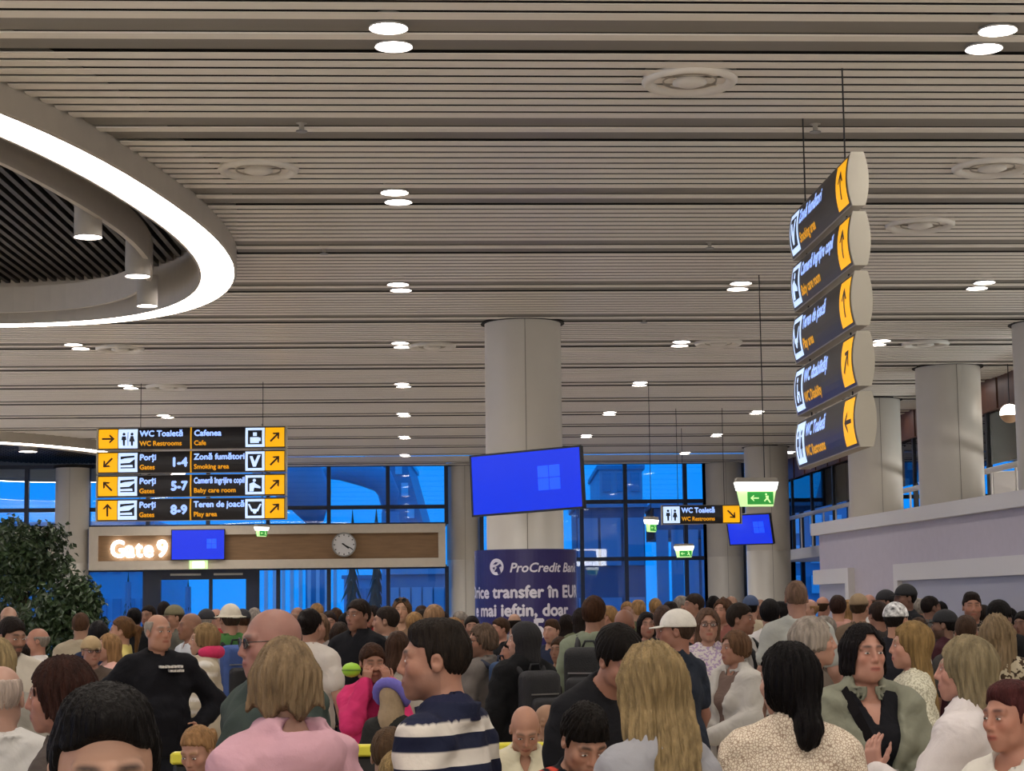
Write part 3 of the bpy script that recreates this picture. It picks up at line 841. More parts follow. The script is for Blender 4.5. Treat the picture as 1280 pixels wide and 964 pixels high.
# ================================================================== outside: apron, buildings, trees in the dusk
tag(box('ground_outside', (-150, YF + .4, -.5), (150, 260, -.3), mat('apron', '7c8894', .8, var=.2, vscale=.1)), kind='structure')
m_b1 = mat('dusk building dark', '86a2ba', .5, var=.1, vscale=.3); m_b2 = mat('dusk building mid', 'b0c6d6', .6, var=.08, vscale=.3); m_b3 = mat('dusk building pale', 'e4eef4', .6)
m_bd = mat('dusk building navy', '4c6480', .5, var=.1, vscale=.3)
m_bg = mat('dark building glass', '3a4c60', .15)
def ext_building(px0, px1, ytop, d, depth, m, label, cols=0, rws=0, wm=None, gapx=.2, lean=0.0, ybot=None):
    a = at(px0, 762, d); b = at(px1, 762, d); z = at((px0 + px1) / 2, ytop, d).z
    e = empty('building', (a.x, a.y, -.3), math.atan2(b.y - a.y, b.x - a.x), label, 'building')
    w = (b - a).length; hgt = z + .3
    zl = at((px0 + px1) / 2, ybot, d).z + .3 if ybot else 0
    mb = MB().prism([(0, zl), (w, zl), (w + lean, hgt), (lean, hgt)], 0, depth); mb.build('wall', m, e)
    if ybot:
        for x in (.3, w - .5): box('pier', (x, depth * .4, 0), (x + .25, depth * .6, zl), m, e)
    for i in range(cols):
        for j in range(rws):
            cw = w / cols; chh = hgt / rws
            lx = lean * (j + .5) / rws
            box('window', (lx + cw * (i + gapx), -.12, chh * (j + .25)), (lx + cw * (i + 1 - gapx), -.0, chh * (j + .85)), wm or m_bg, e)
    box('parapet', (lean - .1, -.15, hgt - .05), (w + lean + .1, depth + .1, hgt + .12), wm or m_bg, e)
    return e
ext_building(752, 806, 584, 76, 9, m_b2, 'blue terminal wing with window grid beyond the right glazing', 3, 6, m_b1)
ext_building(722, 808, 632, 64, 5, m_bd, 'dark low terminal block beyond the right glazing', 3, 2, m_b1, .06)
ext_building(820, 895, 632, 64, 4, m_bd, 'dark raised boarding bridge beyond the right glazing', 4, 1, m_b1, .1, 0, 672)
ext_building(985, 1085, 600, 66, 8, m_b1, 'dark building with bright windows right of the far column', 4, 6, m_b3)
ext_building(528, 575, 570, 78, 10, m_b1, 'tall dark control block left of the advert column', 2, 9, m_b3, .32, -2.2)
ext_building(430, 505, 722, 92, 8, m_b2, 'low hangar building beyond the gate glazing', 6, 1, m_b1)
ext_building(-20, 190, 655, 90, 10, m_b2, 'wide pale hangar behind the plants', 12, 2, m_b1)
ext_building(486, 556, 716, 62, 4, m_b1, 'dark boarding shed in front of the right gate window', 5, 1, m_b2, .06)
fe = empty('fin_screen', at(330, 770, 60), 0, 'row of pale upright fins outside the gate window', 'screen wall')
for i in range(9): box('fin', (i * .27, 0, -1.8), (i * .27 + .1, .3, 1.7), m_b3, fe)
# swooping canopy outside the gate
def canopy(pts, d, r0, r1, label):
    w = [at(x, y, d) for x, y in pts]
    o = empty('canopy_arm', (w[0].x, w[0].y, -.3), 0, label, 'canopy', 'swooping canopies outside')
    rel = [v - o.location for v in w]
    n = len(rel); MB().tube(rel, [r0 + (r1 - r0) * math.sin(math.pi * i / (n - 1)) for i in range(n)], 12).build('shell', m_b1, o, True)
    MB().tube([rel[0], (rel[0].x, rel[0].y, 0)], .35, 10).build('support', m_b1, o, True)
canopy([(395, 655), (388, 625), (375, 600), (345, 590), (318, 597)], 63, .25, .95, 'dark swooping canopy left behind the gate sign')
canopy([(488, 640), (487, 618), (478, 601), (455, 592), (425, 588), (405, 592)], 72, .2, .5, 'dark curved canopy arm in the middle gate window')
m_con = mat('conifer needles', '3c5040', .8)
def conifer(px, ytop, d, label):
    b = at(px, 765, d); t = at(px, ytop, d)
    e = empty('conifer', (b.x, b.y, -.3), 0, label, 'tree', 'conifers outside'); hgt = t.z + .3
    MB().lathe([(.12, 0), (.1, hgt * .9)], 8).build('trunk', m_b1, e)
    mb = MB()
    for k in range(8):
        z = hgt * (.25 + .09 * k); r_ = (1 - k / 9) * hgt * .08
        rr = random.Random(k * 7 + int(px))
        vs = [(0, 0, z + hgt * .13)]
        for i in range(14):
            a = 2 * math.pi * i / 14; q = r_ * (1.15 if i % 2 else .6) * rr.uniform(.8, 1.2)
            vs.append((q * math.cos(a), q * math.sin(a), z - (.08 * hgt if i % 2 else 0)))
        mb.add(vs, [(0, i + 1, (i + 1) % 14 + 1) for i in range(14)])
    tag(mb.build('foliage', m_con, e), kind='stuff')
conifer(441, 636, 86, 'left of two small dark conifers outside the gate window')
conifer(471, 634, 86, 'right of two small dark conifers outside the gate window')
conifer(160, 715, 64, 'dark conifer outside left of the gate door')
conifer(235, 722, 66, 'dark conifer seen through the gate door')

# ================================================================== ficus trees in planters at left
m_leaf = mat('ficus leaves', '34462a', .42, var=.45, vscale=3)
m_bark = mat('ficus bark', '3c2c20', .8, var=.2)
m_pot = mat('planter', '8c8880', .5)
def ficus(px, pot_d, blobs, label, seed):
    rr = random.Random(seed)
    b = at(px, 770, pot_d)
    e = empty('ficus_tree', (b.x, b.y, 0), 0, label, 'tree', 'potted ficus trees')
    MB().lathe([(.24, 0), (.30, .5), (.31, .52), (.27, .52), (.26, .44)], 24, caps=True).build('planter', m_pot, e, False)
    top = max(at(x, y, pot_d).z for x, y, r_ in blobs)
    MB().tube([(0, 0, .4), (.03, .02, 1.0), (-.02, .01, 1.6), (.0, 0, top - .1)], [.045, .04, .035, .015], 8).build('trunk', m_bark, e, True)
    vs = []; fs = []
    for (x, y, r_) in blobs:
        c = at(x, y, pot_d) - e.location; rad = r_ * pot_d / F
        br = MB().tube([(0, 0, max(.9, c.z - rad * 1.2)), (c.x * .5, c.y * .5, c.z - rad * .4), (c.x, c.y, c.z)], [.02, .014, .006], 6); br.build('branch', m_bark, e, True)
        for i in range(int(620 * (r_ / 40) ** 2)):
            u = Vector((rr.gauss(0, 1), rr.gauss(0, 1), rr.gauss(0, 1))).normalized() * rad * (rr.random() ** .45) * rr.choice((1, 1, 1, 1.18))
            u.z *= .85
            q = c + u
            t = Vector((rr.gauss(0, 1), rr.gauss(0, 1), rr.gauss(-.9, .6))).normalized(); n = t.cross(Vector((rr.gauss(0, 1), rr.gauss(0, 1), rr.gauss(0, 1)))).normalized()
            l, w = rr.uniform(.055, .095), rr.uniform(.017, .028); k = len(vs); m2 = n.cross(t) * .012
            vs += [q, q + t * l * .5 + n * w + m2, q + t * l, q + t * l * .5 - n * w + m2]; fs += [(k, k + 1, k + 2), (k, k + 2, k + 3)]
    o = mesh_obj('foliage', vs, fs, m_leaf, e); tag(o, kind='stuff')
ficus(30, 19.5, [(45, 695, 42), (20, 680, 36), (62, 668, 22), (5, 720, 40), (38, 730, 34), (70, 712, 24)], 'tall dark ficus tree at the left edge before the glazing', 3)
ficus(84, 18.2, [(84, 758, 38), (55, 775, 40), (104, 745, 26), (70, 800, 44), (110, 785, 30), (95, 728, 16)], 'bushy lower ficus tree behind the crowd at left', 8)
ficus(-14, 20.8, [(-2, 760, 40), (12, 660, 20), (-10, 690, 40), (8, 790, 40)], 'ficus tree cut off by the left edge', 12)

# ================================================================== waiting benches with a yellow top rail
m_yel = mat('yellow bench rail', 'd8cf3a', .45)
def bench(pa, pb, rz, label, back=True):
    e = empty('waiting_bench', ((pa.x + pb.x) / 2, (pa.y + pb.y) / 2, 0), rz, label, 'bench', 'waiting benches'); w = (pb - pa).length / 2
    n = max(2, int(w * 2 / .6)); cw = 2 * w / n
    for i in range(n):
        x = -w + cw * i
        MB().box((x + .01, -.25, .36), (x + cw - .01, .2, .43), .02).build('seat_cushion', M['dark'], e)
        if back: MB().box((x + .01, .20, .5), (x + cw - .01, .27, .93), .02).build('back_cushion', M['dark'], e)
    if back: MB().box((-w, .18, .93), (w, .29, .985), .015).build('top_rail', m_yel, e)
    for x in (-w + .15, w - .15):
        MB().box((x - .03, -.2, 0), (x + .03, .26, .36), .01).build('leg', M['steel'], e)
        if back: MB().box((x - .02, .205, .36), (x + .02, .265, .93), .01).build('back_post', M['steel'], e)
bench(at(205, 800, 9.0), at(430, 800, 9.0), -.05, 'waiting bench with a yellow top rail at left')
bench(at(436, 800, 9.35), at(800, 800, 9.35), -.05, 'longer waiting bench with a yellow top rail in the middle')
bench(at(430, 800, 7.45), at(545, 800, 7.45), math.pi, 'small backless bench in front of the yellow railed bench', False)
# ================================================================== people: implicit surfaces polygonised with surface nets
f32 = np.float32
def smin(a, b, k):
    h = np.clip(.5 + .5 * (b - a) / k, 0, 1); return b + (a - b) * h - k * h * (1 - h)
def smax(a, b, k): return -smin(-a, -b, k)
def axis(lo, hi, g, fine=()):
    pts = [lo]; x = lo
    while x < hi:
        st = g
        for a, b, q in fine:
            if a - 1e-6 <= x < b: st = min(st, q)
            elif x < a < x + st: st = max(a - x, 1e-4) if a - x > q * .5 else q
        x += st; pts.append(x)
    return np.array(pts, f32)
class Field:
    def __init__(s, xs, ys, zs):
        s.x, s.y, s.z = xs, ys, zs; s.D = np.full((len(xs), len(ys), len(zs)), .5, f32)
    def blk(s, lo, hi):
        sl = []
        for ax, a, b in ((s.x, lo[0], hi[0]), (s.y, lo[1], hi[1]), (s.z, lo[2], hi[2])):
            i0 = max(0, int(np.searchsorted(ax, a)) - 2); i1 = min(len(ax), int(np.searchsorted(ax, b)) + 2)
            sl.append(slice(i0, max(i1, i0)))
        return tuple(sl), s.x[sl[0]][:, None, None], s.y[sl[1]][None, :, None], s.z[sl[2]][None, None, :]
    def put(s, fn, lo, hi, k, sub=False):
        m = k + .02
        sl, X, Y, Z = s.blk([a - m for a in lo], [b + m for b in hi])
        if 0 in s.D[sl].shape: return
        d = fn(X, Y, Z).astype(f32)
        s.D[sl] = smax(s.D[sl], -d, k) if sub else smin(s.D[sl], d, k)
    def cap(s, a, b, ra, rb, k=.02, sub=False):
        a = [float(v) for v in a]; b = [float(v) for v in b]; r = max(ra, rb)
        ba = [b[i] - a[i] for i in range(3)]; L2 = max(1e-9, sum(v * v for v in ba))
        def fn(X, Y, Z):
            px, py, pz = X - a[0], Y - a[1], Z - a[2]
            t = np.clip((px * ba[0] + py * ba[1] + pz * ba[2]) / L2, 0, 1)
            return np.sqrt((px - t * ba[0]) ** 2 + (py - t * ba[1]) ** 2 + (pz - t * ba[2]) ** 2) - (ra + (rb - ra) * t)
        s.put(fn, [min(a[i], b[i]) - r for i in range(3)], [max(a[i], b[i]) + r for i in range(3)], k, sub)
    def ell(s, c, r, k=.02, sub=False):
        s.put(lambda X, Y, Z: ell_d(X - c[0], Y - c[1], Z - c[2], r), [c[i] - r[i] for i in range(3)], [c[i] + r[i] for i in range(3)], k, sub)
def ell_d(x, y, z, r):
    k0 = np.sqrt((x / r[0]) ** 2 + (y / r[1]) ** 2 + (z / r[2]) ** 2)
    k1 = np.sqrt((x / r[0] ** 2) ** 2 + (y / r[1] ** 2) ** 2 + (z / r[2] ** 2) ** 2) + 1e-6
    return k0 * (k0 - 1) / k1
def cap_d(x, y, z, a, b, ra, rb):
    ba = [b[i] - a[i] for i in range(3)]; L2 = sum(v * v for v in ba) + 1e-9
    t = np.clip(((x - a[0]) * ba[0] + (y - a[1]) * ba[1] + (z - a[2]) * ba[2]) / L2, 0, 1)
    return np.sqrt((x - a[0] - t * ba[0]) ** 2 + (y - a[1] - t * ba[1]) ** 2 + (z - a[2] - t * ba[2]) ** 2) - (ra + (rb - ra) * t)
def sph_d(x, y, z, c, r): return np.sqrt((x - c[0]) ** 2 + (y - c[1]) ** 2 + (z - c[2]) ** 2) - r
CORN = [(0, 0, 0), (1, 0, 0), (0, 1, 0), (1, 1, 0), (0, 0, 1), (1, 0, 1), (0, 1, 1), (1, 1, 1)]
EDG = [(0, 1), (2, 3), (4, 5), (6, 7), (0, 2), (1, 3), (4, 6), (5, 7), (0, 4), (1, 5), (2, 6), (3, 7)]
def surfnet(D, xs, ys, zs):
    S = D < 0; nx, ny, nz = D.shape
    cnt = np.zeros((nx - 1, ny - 1, nz - 1), np.int8)
    for i, j, k in CORN: cnt += S[i:nx - 1 + i, j:ny - 1 + j, k:nz - 1 + k]
    I, J, K = np.nonzero((cnt > 0) & (cnt < 8))
    n = len(I)
    if n == 0: return np.zeros((0, 3)), np.zeros((0, 4), int)
    idx = np.full(cnt.shape, -1, np.int32); idx[I, J, K] = np.arange(n)
    dv = np.stack([D[I + i, J + j, K + k] for i, j, k in CORN], 1)
    cx = np.stack([np.stack([xs[I + i], ys[J + j], zs[K + k]], 1) for i, j, k in CORN], 1)
    acc = np.zeros((n, 3), f32); c = np.zeros((n, 1), f32)
    for a, b in EDG:
        da, db = dv[:, a], dv[:, b]; m = (da < 0) != (db < 0)
        t = np.where(m, da / np.where(m, da - db, 1), 0)[:, None]
        acc += np.where(m[:, None], cx[:, a] + t * (cx[:, b] - cx[:, a]), 0); c += m[:, None]
    V = acc / np.maximum(c, 1)
    Fs = []
    for ax in range(3):
        sh = [slice(None)] * 3; s2 = [slice(None)] * 3; sh[ax] = slice(0, -1); s2[ax] = slice(1, None)
        A, B = S[tuple(sh)], S[tuple(s2)]
        e = A != B
        ii = np.nonzero(e); q = [ii[0], ii[1], ii[2]]
        u, v = [(1, 2), (2, 0), (0, 1)][ax]
        ok = (q[u] > 0) & (q[v] > 0) & (q[u] < (nx, ny, nz)[u] - 1) & (q[v] < (nx, ny, nz)[v] - 1)
        q = [w[ok] for w in q]; ins = A[q[0], q[1], q[2]]
        def cell(du, dv_):
            w = [q[0].copy(), q[1].copy(), q[2].copy()]; w[u] -= du; w[v] -= dv_; return idx[w[0], w[1], w[2]]
        quad = np.stack([cell(1, 1), cell(0, 1), cell(0, 0), cell(1, 0)], 1)
        quad[~ins] = quad[~ins][:, ::-1]
        Fs.append(quad)
    Fq = np.concatenate(Fs); Fq = Fq[(Fq >= 0).all(1)]
    return V, Fq
def np_mesh(name, V, Q, m, parent=None, col=None):
    me = bpy.data.meshes.new(name); nq = len(Q)
    me.vertices.add(len(V)); me.vertices.foreach_set('co', np.ascontiguousarray(V, f32).ravel())
    me.loops.add(nq * 4); me.loops.foreach_set('vertex_index', np.ascontiguousarray(Q, np.int32).ravel())
    me.polygons.add(nq); me.polygons.foreach_set('loop_start', np.arange(0, nq * 4, 4, dtype=np.int32))
    me.polygons.foreach_set('use_smooth', np.ones(nq, bool))
    me.materials.append(m)
    if col is not None:
        at_ = me.color_attributes.new('Col', 'FLOAT_COLOR', 'POINT')
        c4 = np.ones((len(V), 4), f32); c4[:, :3] = col; at_.data.foreach_set('color', c4.ravel())
    me.update(calc_edges=True)
    o = bpy.data.objects.new(name, me); COL.objects.link(o)
    if parent: o.parent = parent
    return o
def attr_mat(name, rough, bump=0.0, bscale=60, spec=.4):
    m = bpy.data.materials.new(name); m.use_nodes = True; nt = m.node_tree; b = nt.nodes['Principled BSDF']
    a = nt.nodes.new('ShaderNodeAttribute'); a.attribute_name = 'Col'
    nt.links.new(a.outputs['Color'], b.inputs['Base Color'])
    b.inputs['Roughness'].default_value = rough; b.inputs['Specular IOR Level'].default_value = spec
    if bump:
        n = nt.nodes.new('ShaderNodeTexNoise'); n.inputs['Scale'].default_value = bscale; n.inputs['Detail'].default_value = 2
        tc = nt.nodes.new('ShaderNodeTexCoord'); nt.links.new(tc.outputs['Object'], n.inputs['Vector'])
        bp = nt.nodes.new('ShaderNodeBump'); bp.inputs['Strength'].default_value = bump; bp.inputs['Distance'].default_value = .004
        nt.links.new(n.outputs['Fac'], bp.inputs['Height']); nt.links.new(bp.outputs[0], b.inputs['Normal'])
    return m
M_SKIN = attr_mat('skin', .52, .12, 90, .35)
def cloth_mat(col2=None, scale=60.0, kind='noise', th=.52):
    key = 'fabric %s %s %s' % (col2, scale, kind)
    if key in MATS: return MATS[key]
    m = attr_mat(key, .85, 0, 1, .15); nt = m.node_tree; b = nt.nodes['Principled BSDF']; at_ = [n for n in nt.nodes if n.type == 'ATTRIBUTE'][0]
    tc = nt.nodes.new('ShaderNodeTexCoord')
    n1 = nt.nodes.new('ShaderNodeTexNoise'); n1.inputs['Scale'].default_value = 7; n1.inputs['Detail'].default_value = 2; n1.inputs['Distortion'].default_value = 1.2
    n2 = nt.nodes.new('ShaderNodeTexNoise'); n2.inputs['Scale'].default_value = 160; n2.inputs['Detail'].default_value = 2
    nt.links.new(tc.outputs['Object'], n1.inputs['Vector']); nt.links.new(tc.outputs['Object'], n2.inputs['Vector'])
    b1 = nt.nodes.new('ShaderNodeBump'); b1.inputs['Strength'].default_value = .4; b1.inputs['Distance'].default_value = .035
    b2 = nt.nodes.new('ShaderNodeBump'); b2.inputs['Strength'].default_value = .25; b2.inputs['Distance'].default_value = .003
    nt.links.new(n1.outputs['Fac'], b1.inputs['Height']); nt.links.new(n2.outputs['Fac'], b2.inputs['Height'])
    nt.links.new(b1.outputs[0], b2.inputs['Normal']); nt.links.new(b2.outputs[0], b.inputs['Normal'])
    if col2:
        if kind == 'stripes':
            sp = nt.nodes.new('ShaderNodeSeparateXYZ'); nt.links.new(tc.outputs['Object'], sp.inputs[0])
            m1 = nt.nodes.new('ShaderNodeMath'); m1.operation = 'MULTIPLY'; m1.inputs[1].default_value = scale; nt.links.new(sp.outputs['Z'], m1.inputs[0])
            m2 = nt.nodes.new('ShaderNodeMath'); m2.operation = 'FRACT'; nt.links.new(m1.outputs[0], m2.inputs[0])
            t = None; o_ = m2.outputs[0]; th = .5
        elif kind == 'cells':
            t = nt.nodes.new('ShaderNodeTexVoronoi'); t.feature = 'DISTANCE_TO_EDGE'; t.inputs['Scale'].default_value = scale; o_ = t.outputs['Distance']; th = .09
        else:
            t = nt.nodes.new('ShaderNodeTexNoise'); t.inputs['Scale'].default_value = scale; t.inputs['Detail'].default_value = 1; o_ = t.outputs['Fac']
        if t: nt.links.new(tc.outputs['Object'], t.inputs['Vector'])
        r = nt.nodes.new('ShaderNodeValToRGB'); r.color_ramp.elements[0].position = th - .03; r.color_ramp.elements[1].position = th + .03
        mx = nt.nodes.new('ShaderNodeMix'); mx.data_type = 'RGBA'
        nt.links.new(o_, r.inputs[0]); nt.links.new(r.outputs[0], mx.inputs['Factor']); nt.links.new(at_.outputs['Color'], mx.inputs['A']); mx.inputs['B'].default_value = rgb(col2)
        nt.links.new(mx.outputs['Result'], b.inputs['Base Color'])
    MATS[key] = m
    return m
M_CLOTH = cloth_mat()
M_EYE = attr_mat('eye', .15)
def hair_mat(col):
    return mat('hair ' + col, col, .55, var=.38, vscale=30, stretch=(1.6, 1.6, .16), bump=.5, bscale=90, spec=.09)
def l3(h): return np.array(rgb(h)[:3], f32)

def head_sdf(x, y, z, o):
    ax = np.abs(x); fem = o.get('fem', 0)
    d = ell_d(x, y - .018, z - .028, (.0745, .097, .092))
    d = smin(d, ell_d(x, y + .028, z + .045, (.057 - .003 * fem, .062, .072)), .03)
    d = smin(d, ell_d(ax - .040, y + .010, z + .060, (.022 - .003 * fem, .036, .030)), .03)
    d = smin(d, sph_d(x, y, z, (0, -.072, -.096), .019 - .002 * fem), .028)
    d = smin(d, sph_d(ax, y, z, (.041, -.060, -.018), .021), .03)
    d = smin(d, cap_d(ax, y, z, (.008, -.081, .032), (.044, -.070, .030), .0105 - .003 * fem, .009), .02)
    d = smax(d, -sph_d(ax, y, z, (.0315, -.106, .008), .0185), .018)
    d = smin(d, ell_d(ax - .0315, y + .0765, z - .007, (.0165, .0115, .0105)), .006)
    d = smin(d, cap_d(x, y, z, (0, -.086, .022), (0, -.1035, -.022), .0070, .0115), .012)
    d = smin(d, sph_d(ax, y, z, (.0110, -.094, -.028), .0078), .008)
    d = smin(d, ell_d(x, y + .074, z + .060, (.031, .022, .024)), .02)
    d = smin(d, cap_d(ax, y, z, (0, -.0955, -.0545), (.021, -.086, -.0575), .0048, .003), .006)
    d = smin(d, cap_d(ax, y, z, (0, -.0945, -.0665), (.019, -.086, -.0625), .0056, .003), .006)
    d = smin(d, ell_d(ax - .0765, y - .012, z + .004, (.0095, .0195, .030)), .008)
    d = smax(d, -sph_d(ax, y, z, (.0895, .009, .001), .0135), .006)
    if o.get('fat'): d = smin(d, ell_d(x, y + .02, z + .085, (.065, .055, .035)), .04)
    return d
def skin_colors(L, o):
    """vertex colours of the head in head coordinates"""
    x, y, z = L[:, 0], L[:, 1], L[:, 2]; ax = np.abs(x)
    base = l3(o['skin']); base = (base * .86 + float(base.mean()) * .14) * .86; n = len(x)
    c = np.tile(base, (n, 1))
    def mixc(w, col):
        w = np.clip(w, 0, 1)[:, None]; c[:] = c * (1 - w) + np.asarray(col, f32) * w
    head = (z > -.13) & (np.abs(y) < .16) & (ax < .12)
    ck = np.exp(-(((ax - .042) / .022) ** 2 + ((z + .02) / .022) ** 2)) * (y < -.03)
    mixc(ck * .35 * head, base * np.array([1.12, .74, .70], f32))
    nz = np.exp(-((ax / .014) ** 2 + ((z + .02) / .02) ** 2)) * (y < -.09); mixc(nz * .3 * head, base * np.array([1.1, .74, .7], f32))
    lip = np.minimum(1, np.exp(-((z + .0605) / .0085) ** 4 - (ax / .023) ** 6) * 1.2) * (y < -.078); mixc(lip * .8 * head, base * np.array([.82, .42, .42], f32) if not o.get('fem') else base * np.array([.85, .36, .40], f32))
    ml = np.exp(-((z + .0605) / .0028) ** 2 - (ax / .024) ** 6) * (y < -.08); mixc(ml * .75 * head, base * .22)
    br = np.exp(-((z - .036 + .10 * (ax - .03) ** 2 * 40) / .0065) ** 2 - ((ax - .030) / .020) ** 4) * (y < -.055); mixc(br * .92 * head, l3(o.get('brow', o.get('haircol', '2a201a'))))
    lash = np.exp(-((z - .0138) / .0045) ** 2 - ((ax - .0315) / .0165) ** 4) * (y < -.06); mixc(lash * .75 * head, base * .16)
    if o.get('beard'):
        b = np.clip((-.028 - z) / .012, 0, 1) * (y < .02) * np.clip((.065 + z * .0 + ax * 0), 0, 1) * 15
        b = np.clip(b, 0, 1) * (1 - np.clip(lip * 1.3, 0, 1)) * (z > -.135)
        mixc(b * o['beard'] * head, l3(o.get('beardcol', o.get('haircol', '2a201a'))))
    if o.get('stubble'):
        s = (z > .055 - .35 * np.clip(y + .02, -1, .1)) * head
        mixc(s * o['stubble'], l3(o['haircol']))
    return c

def hair_mesh(style, o, vox):
    """hair or headgear solids in head coordinates; returns list of (name, V, Q, colour key)"""
    out = []
    long_ = {'long': .42, 'bob': .10, 'shoulder': .20, 'pony': .22, 'bun': .14, 'scarf': .22, 'mane': .30}.get(style, .04)
    xs = axis(-.16, .16, vox); ys = axis(-.16, .22, vox); zs = axis(-.13 - long_, .17, vox)
    X, Y, Z = xs[:, None, None], ys[None, :, None], zs[None, None, :]
    ax = np.abs(X)
    t = o.get('vol', .012)
    rnd = random.Random(o.get('seed', 1)); ph = [rnd.uniform(0, 6.28) for _ in range(6)]
    az = np.arctan2(X + 1e-5, Y - .02)
    amp = o.get('clump', .0028)
    str_ = amp * (np.sin(23 * az + ph[0] + 5 * np.sin(11 * Z + ph[1])) * .6 + np.sin(41 * az + ph[2] + 9 * Z) * .5 + .5 * np.sin(60 * (X + Z * .3) + ph[3]) * np.sin(50 * Y + ph[4]))
    cap = ell_d(X, Y - .019, Z - .031, (.0745 + t, .097 + t, .092 + t * 1.15))
    def hairline(front, temple, side, nape):
        f = np.interp(ys, [-.16, -.085, -.055, -.025, -.012, .012, .030, .045, .12, .2], [front, front, temple, temple - .01, side, side, -.005, nape, nape, nape]).astype(f32)[None, :, None]
        return f
    def fin(d, name, key): out.append((name,) + surfnet(d.astype(f32) if d.shape == (len(xs), len(ys), len(zs)) else np.broadcast_to(d, (len(xs), len(ys), len(zs))).astype(f32), xs, ys, zs) + (key,))
    if style in ('short', 'crop', 'quiff', 'ring', 'fade'):
        fr, te, sd, na = o.get('line', (.075, .045, -.012, -.062))
        d = cap
        if style == 'quiff':
            d = ell_d(X, Y - .019, Z - .029, (.0745 + t * .55, .097 + t * .8, .092 + t * .6))
            d = smin(d, ell_d(X, Y - .010, Z - .098, (.060, .084, .028 + t * .6)), .025)
        f = hairline(fr, te, sd, na) + .10 * np.clip(ax - .02, 0, .05) * (Y < -.04) * -1
        d = smax(d + str_, (f - Z) * .75, .008)
        d = smax(d, -ell_d(ax - .08, Y - .010, Z + .006, (.022, .020, .030)), .006)
        if style == 'ring': d = smax(d, (Z - o.get('ringtop', .045) - .5 * np.clip(Y, -.1, .1) * 0), .01); d = smax(d, -(Y + .03) * .8, .01)
        fin(d, 'hair', 'hair')
    elif style in ('bob', 'long', 'shoulder', 'mane', 'curly'):
        L = o.get('hlen', {'bob': .115, 'long': .40, 'shoulder': .19, 'mane': .28, 'curly': .06}[style])
        w = o.get('hw', .088)
        d = cap
        low = {'bob': -.02, 'long': -.16}.get(style, -.06)
        sidew = np.interp(zs, [-.6, -.35, -.12, -.03, .05, .2], [.055, .085, w + .012, w + .006, w, w]).astype(f32)[None, None, :]
        backy = np.interp(zs, [-.6, -.3, -.1, 0, .1], [.075, .075, .045, .03, .02]).astype(f32)[None, None, :]
        if style == 'bob':
            sidew = np.interp(zs, [-.2, -.12, -.07, 0, .08], [w - .02, w + .006, w + .014, w + .004, w - .004]).astype(f32)[None, None, :]; backy = backy * 0 + .022
        dep = .062 if style in ('long', 'mane') else .092
        if style == 'bob': dep = .100
        col_ = np.sqrt((X / sidew) ** 2 + ((Y - backy) / dep) ** 2) - 1
        col_ = col_ * .06
        col_ = smax(col_, Z - .05, .03); col_ = smax(col_, -(Z + L - .02 * np.sin(9 * X * 8 + ph[0])), .025)
        d = smin(d, col_, .03)
        # face opening
        part = o.get('part', 0.0)
        wid = np.interp(zs, [-.6, -.2, -.1, -.03, .04, .075, .2], [.10, .075, .062, .060, .052, .022, .0]).astype(f32)[None, None, :] * o.get('fo', 1.0)
        face = np.maximum(np.maximum(np.abs(X - part * np.clip(Z - .02, 0, .08)) - wid, Y + .018 - .02 * (style == 'bob')), Z - o.get('fringe', .078))
        d = smax(d + str_ * 1.5, -face, .008)
        fin(d, 'hair', 'hair')
    elif style in ('pony', 'bun'):
        f = hairline(.090, .060, .0, -.07)
        d = smax(cap, (f - Z) * .75, .012)
        d = smax(d, -ell_d(ax - .08, Y - .010, Z + .008, (.020, .018, .030)), .006)
        if style == 'pony':
            d = smin(d, cap_d(X, Y, Z, (0, .112, .045), (0, .15, .02), .022, .03), .015)
            d = smin(d, cap_d(X, Y, Z, (0, .15, .02), (0.015, .135, -.20), .032, .012), .02)
        else:
            if o.get('bigbun'):
                d = smin(d, ell_d(X, Y - .03, Z + .02, (.092, .098, .10)), .03)
                d = smin(d, cap_d(X, Y, Z, (0, .09, -.08), (.01, .12, -.15), .052, .05), .03)
                d = smin(d, sph_d(X, Y, Z, (.02, .125, -.185), .038), .02)
                wid = .068
                face = np.maximum(np.maximum(ax - wid, Y + .03), Z - .08); d = smax(d, -face, .012)
            else: d = smin(d, sph_d(X, Y, Z, (0, .125, .03), .045), .015)
        fin(d + str_ * 1.4, 'hair', 'hair')
    elif style == 'scarf':
        d = ell_d(X, Y - .022, Z - .02, (.098, .118, .122))
        d = smin(d, ell_d(X, Y - .03, Z + .14, (.10, .10, .13)), .05)
        face = np.maximum(ell_d(X, Y + .09, Z + .012, (.062, .075, .088)), Y + .02)
        d = smax(d, -face, .01)
        fin(d + str_, 'head_scarf', 'hat')
    if style in ('cap', 'bucket', 'visorcap'):
        # a fringe of hair below the hat
        f = hairline(.09, .05, .0, -.06)
        d = smax(cap + .004, (f - Z) * .75, .012); d = smax(d, Z - .05, .01); d = smax(d, -ell_d(ax - .08, Y - .010, Z + .006, (.022, .020, .030)), .006)
        fin(d + str_, 'hair', 'hair')
        c = smax(ell_d(X, Y - .019, Z - .035, (.090, .113, .108)), .030 - Z, .006)
        if style == 'bucket':
            brim = np.maximum(np.abs(Z - .028 - .25 * (.13 - np.sqrt(X ** 2 + (Y - .015) ** 2))) - .005, np.sqrt((X / .9) ** 2 + (Y - .015) ** 2) - .15)
            c = smin(c, brim, .012)
            fin(c, 'bucket_hat', 'hat')
        else:
            fin(c, 'cap_crown', 'hat')
            v = np.maximum(np.abs(Z - .036 + 1.5 * (X ** 2) + .18 * (-Y - .09)) - .0045, np.sqrt((X / .82) ** 2 + (Y + .075) ** 2) - .088)
            v = np.maximum(v, Y + .06)
            fin(v, 'cap_visor', 'visor')
    return out
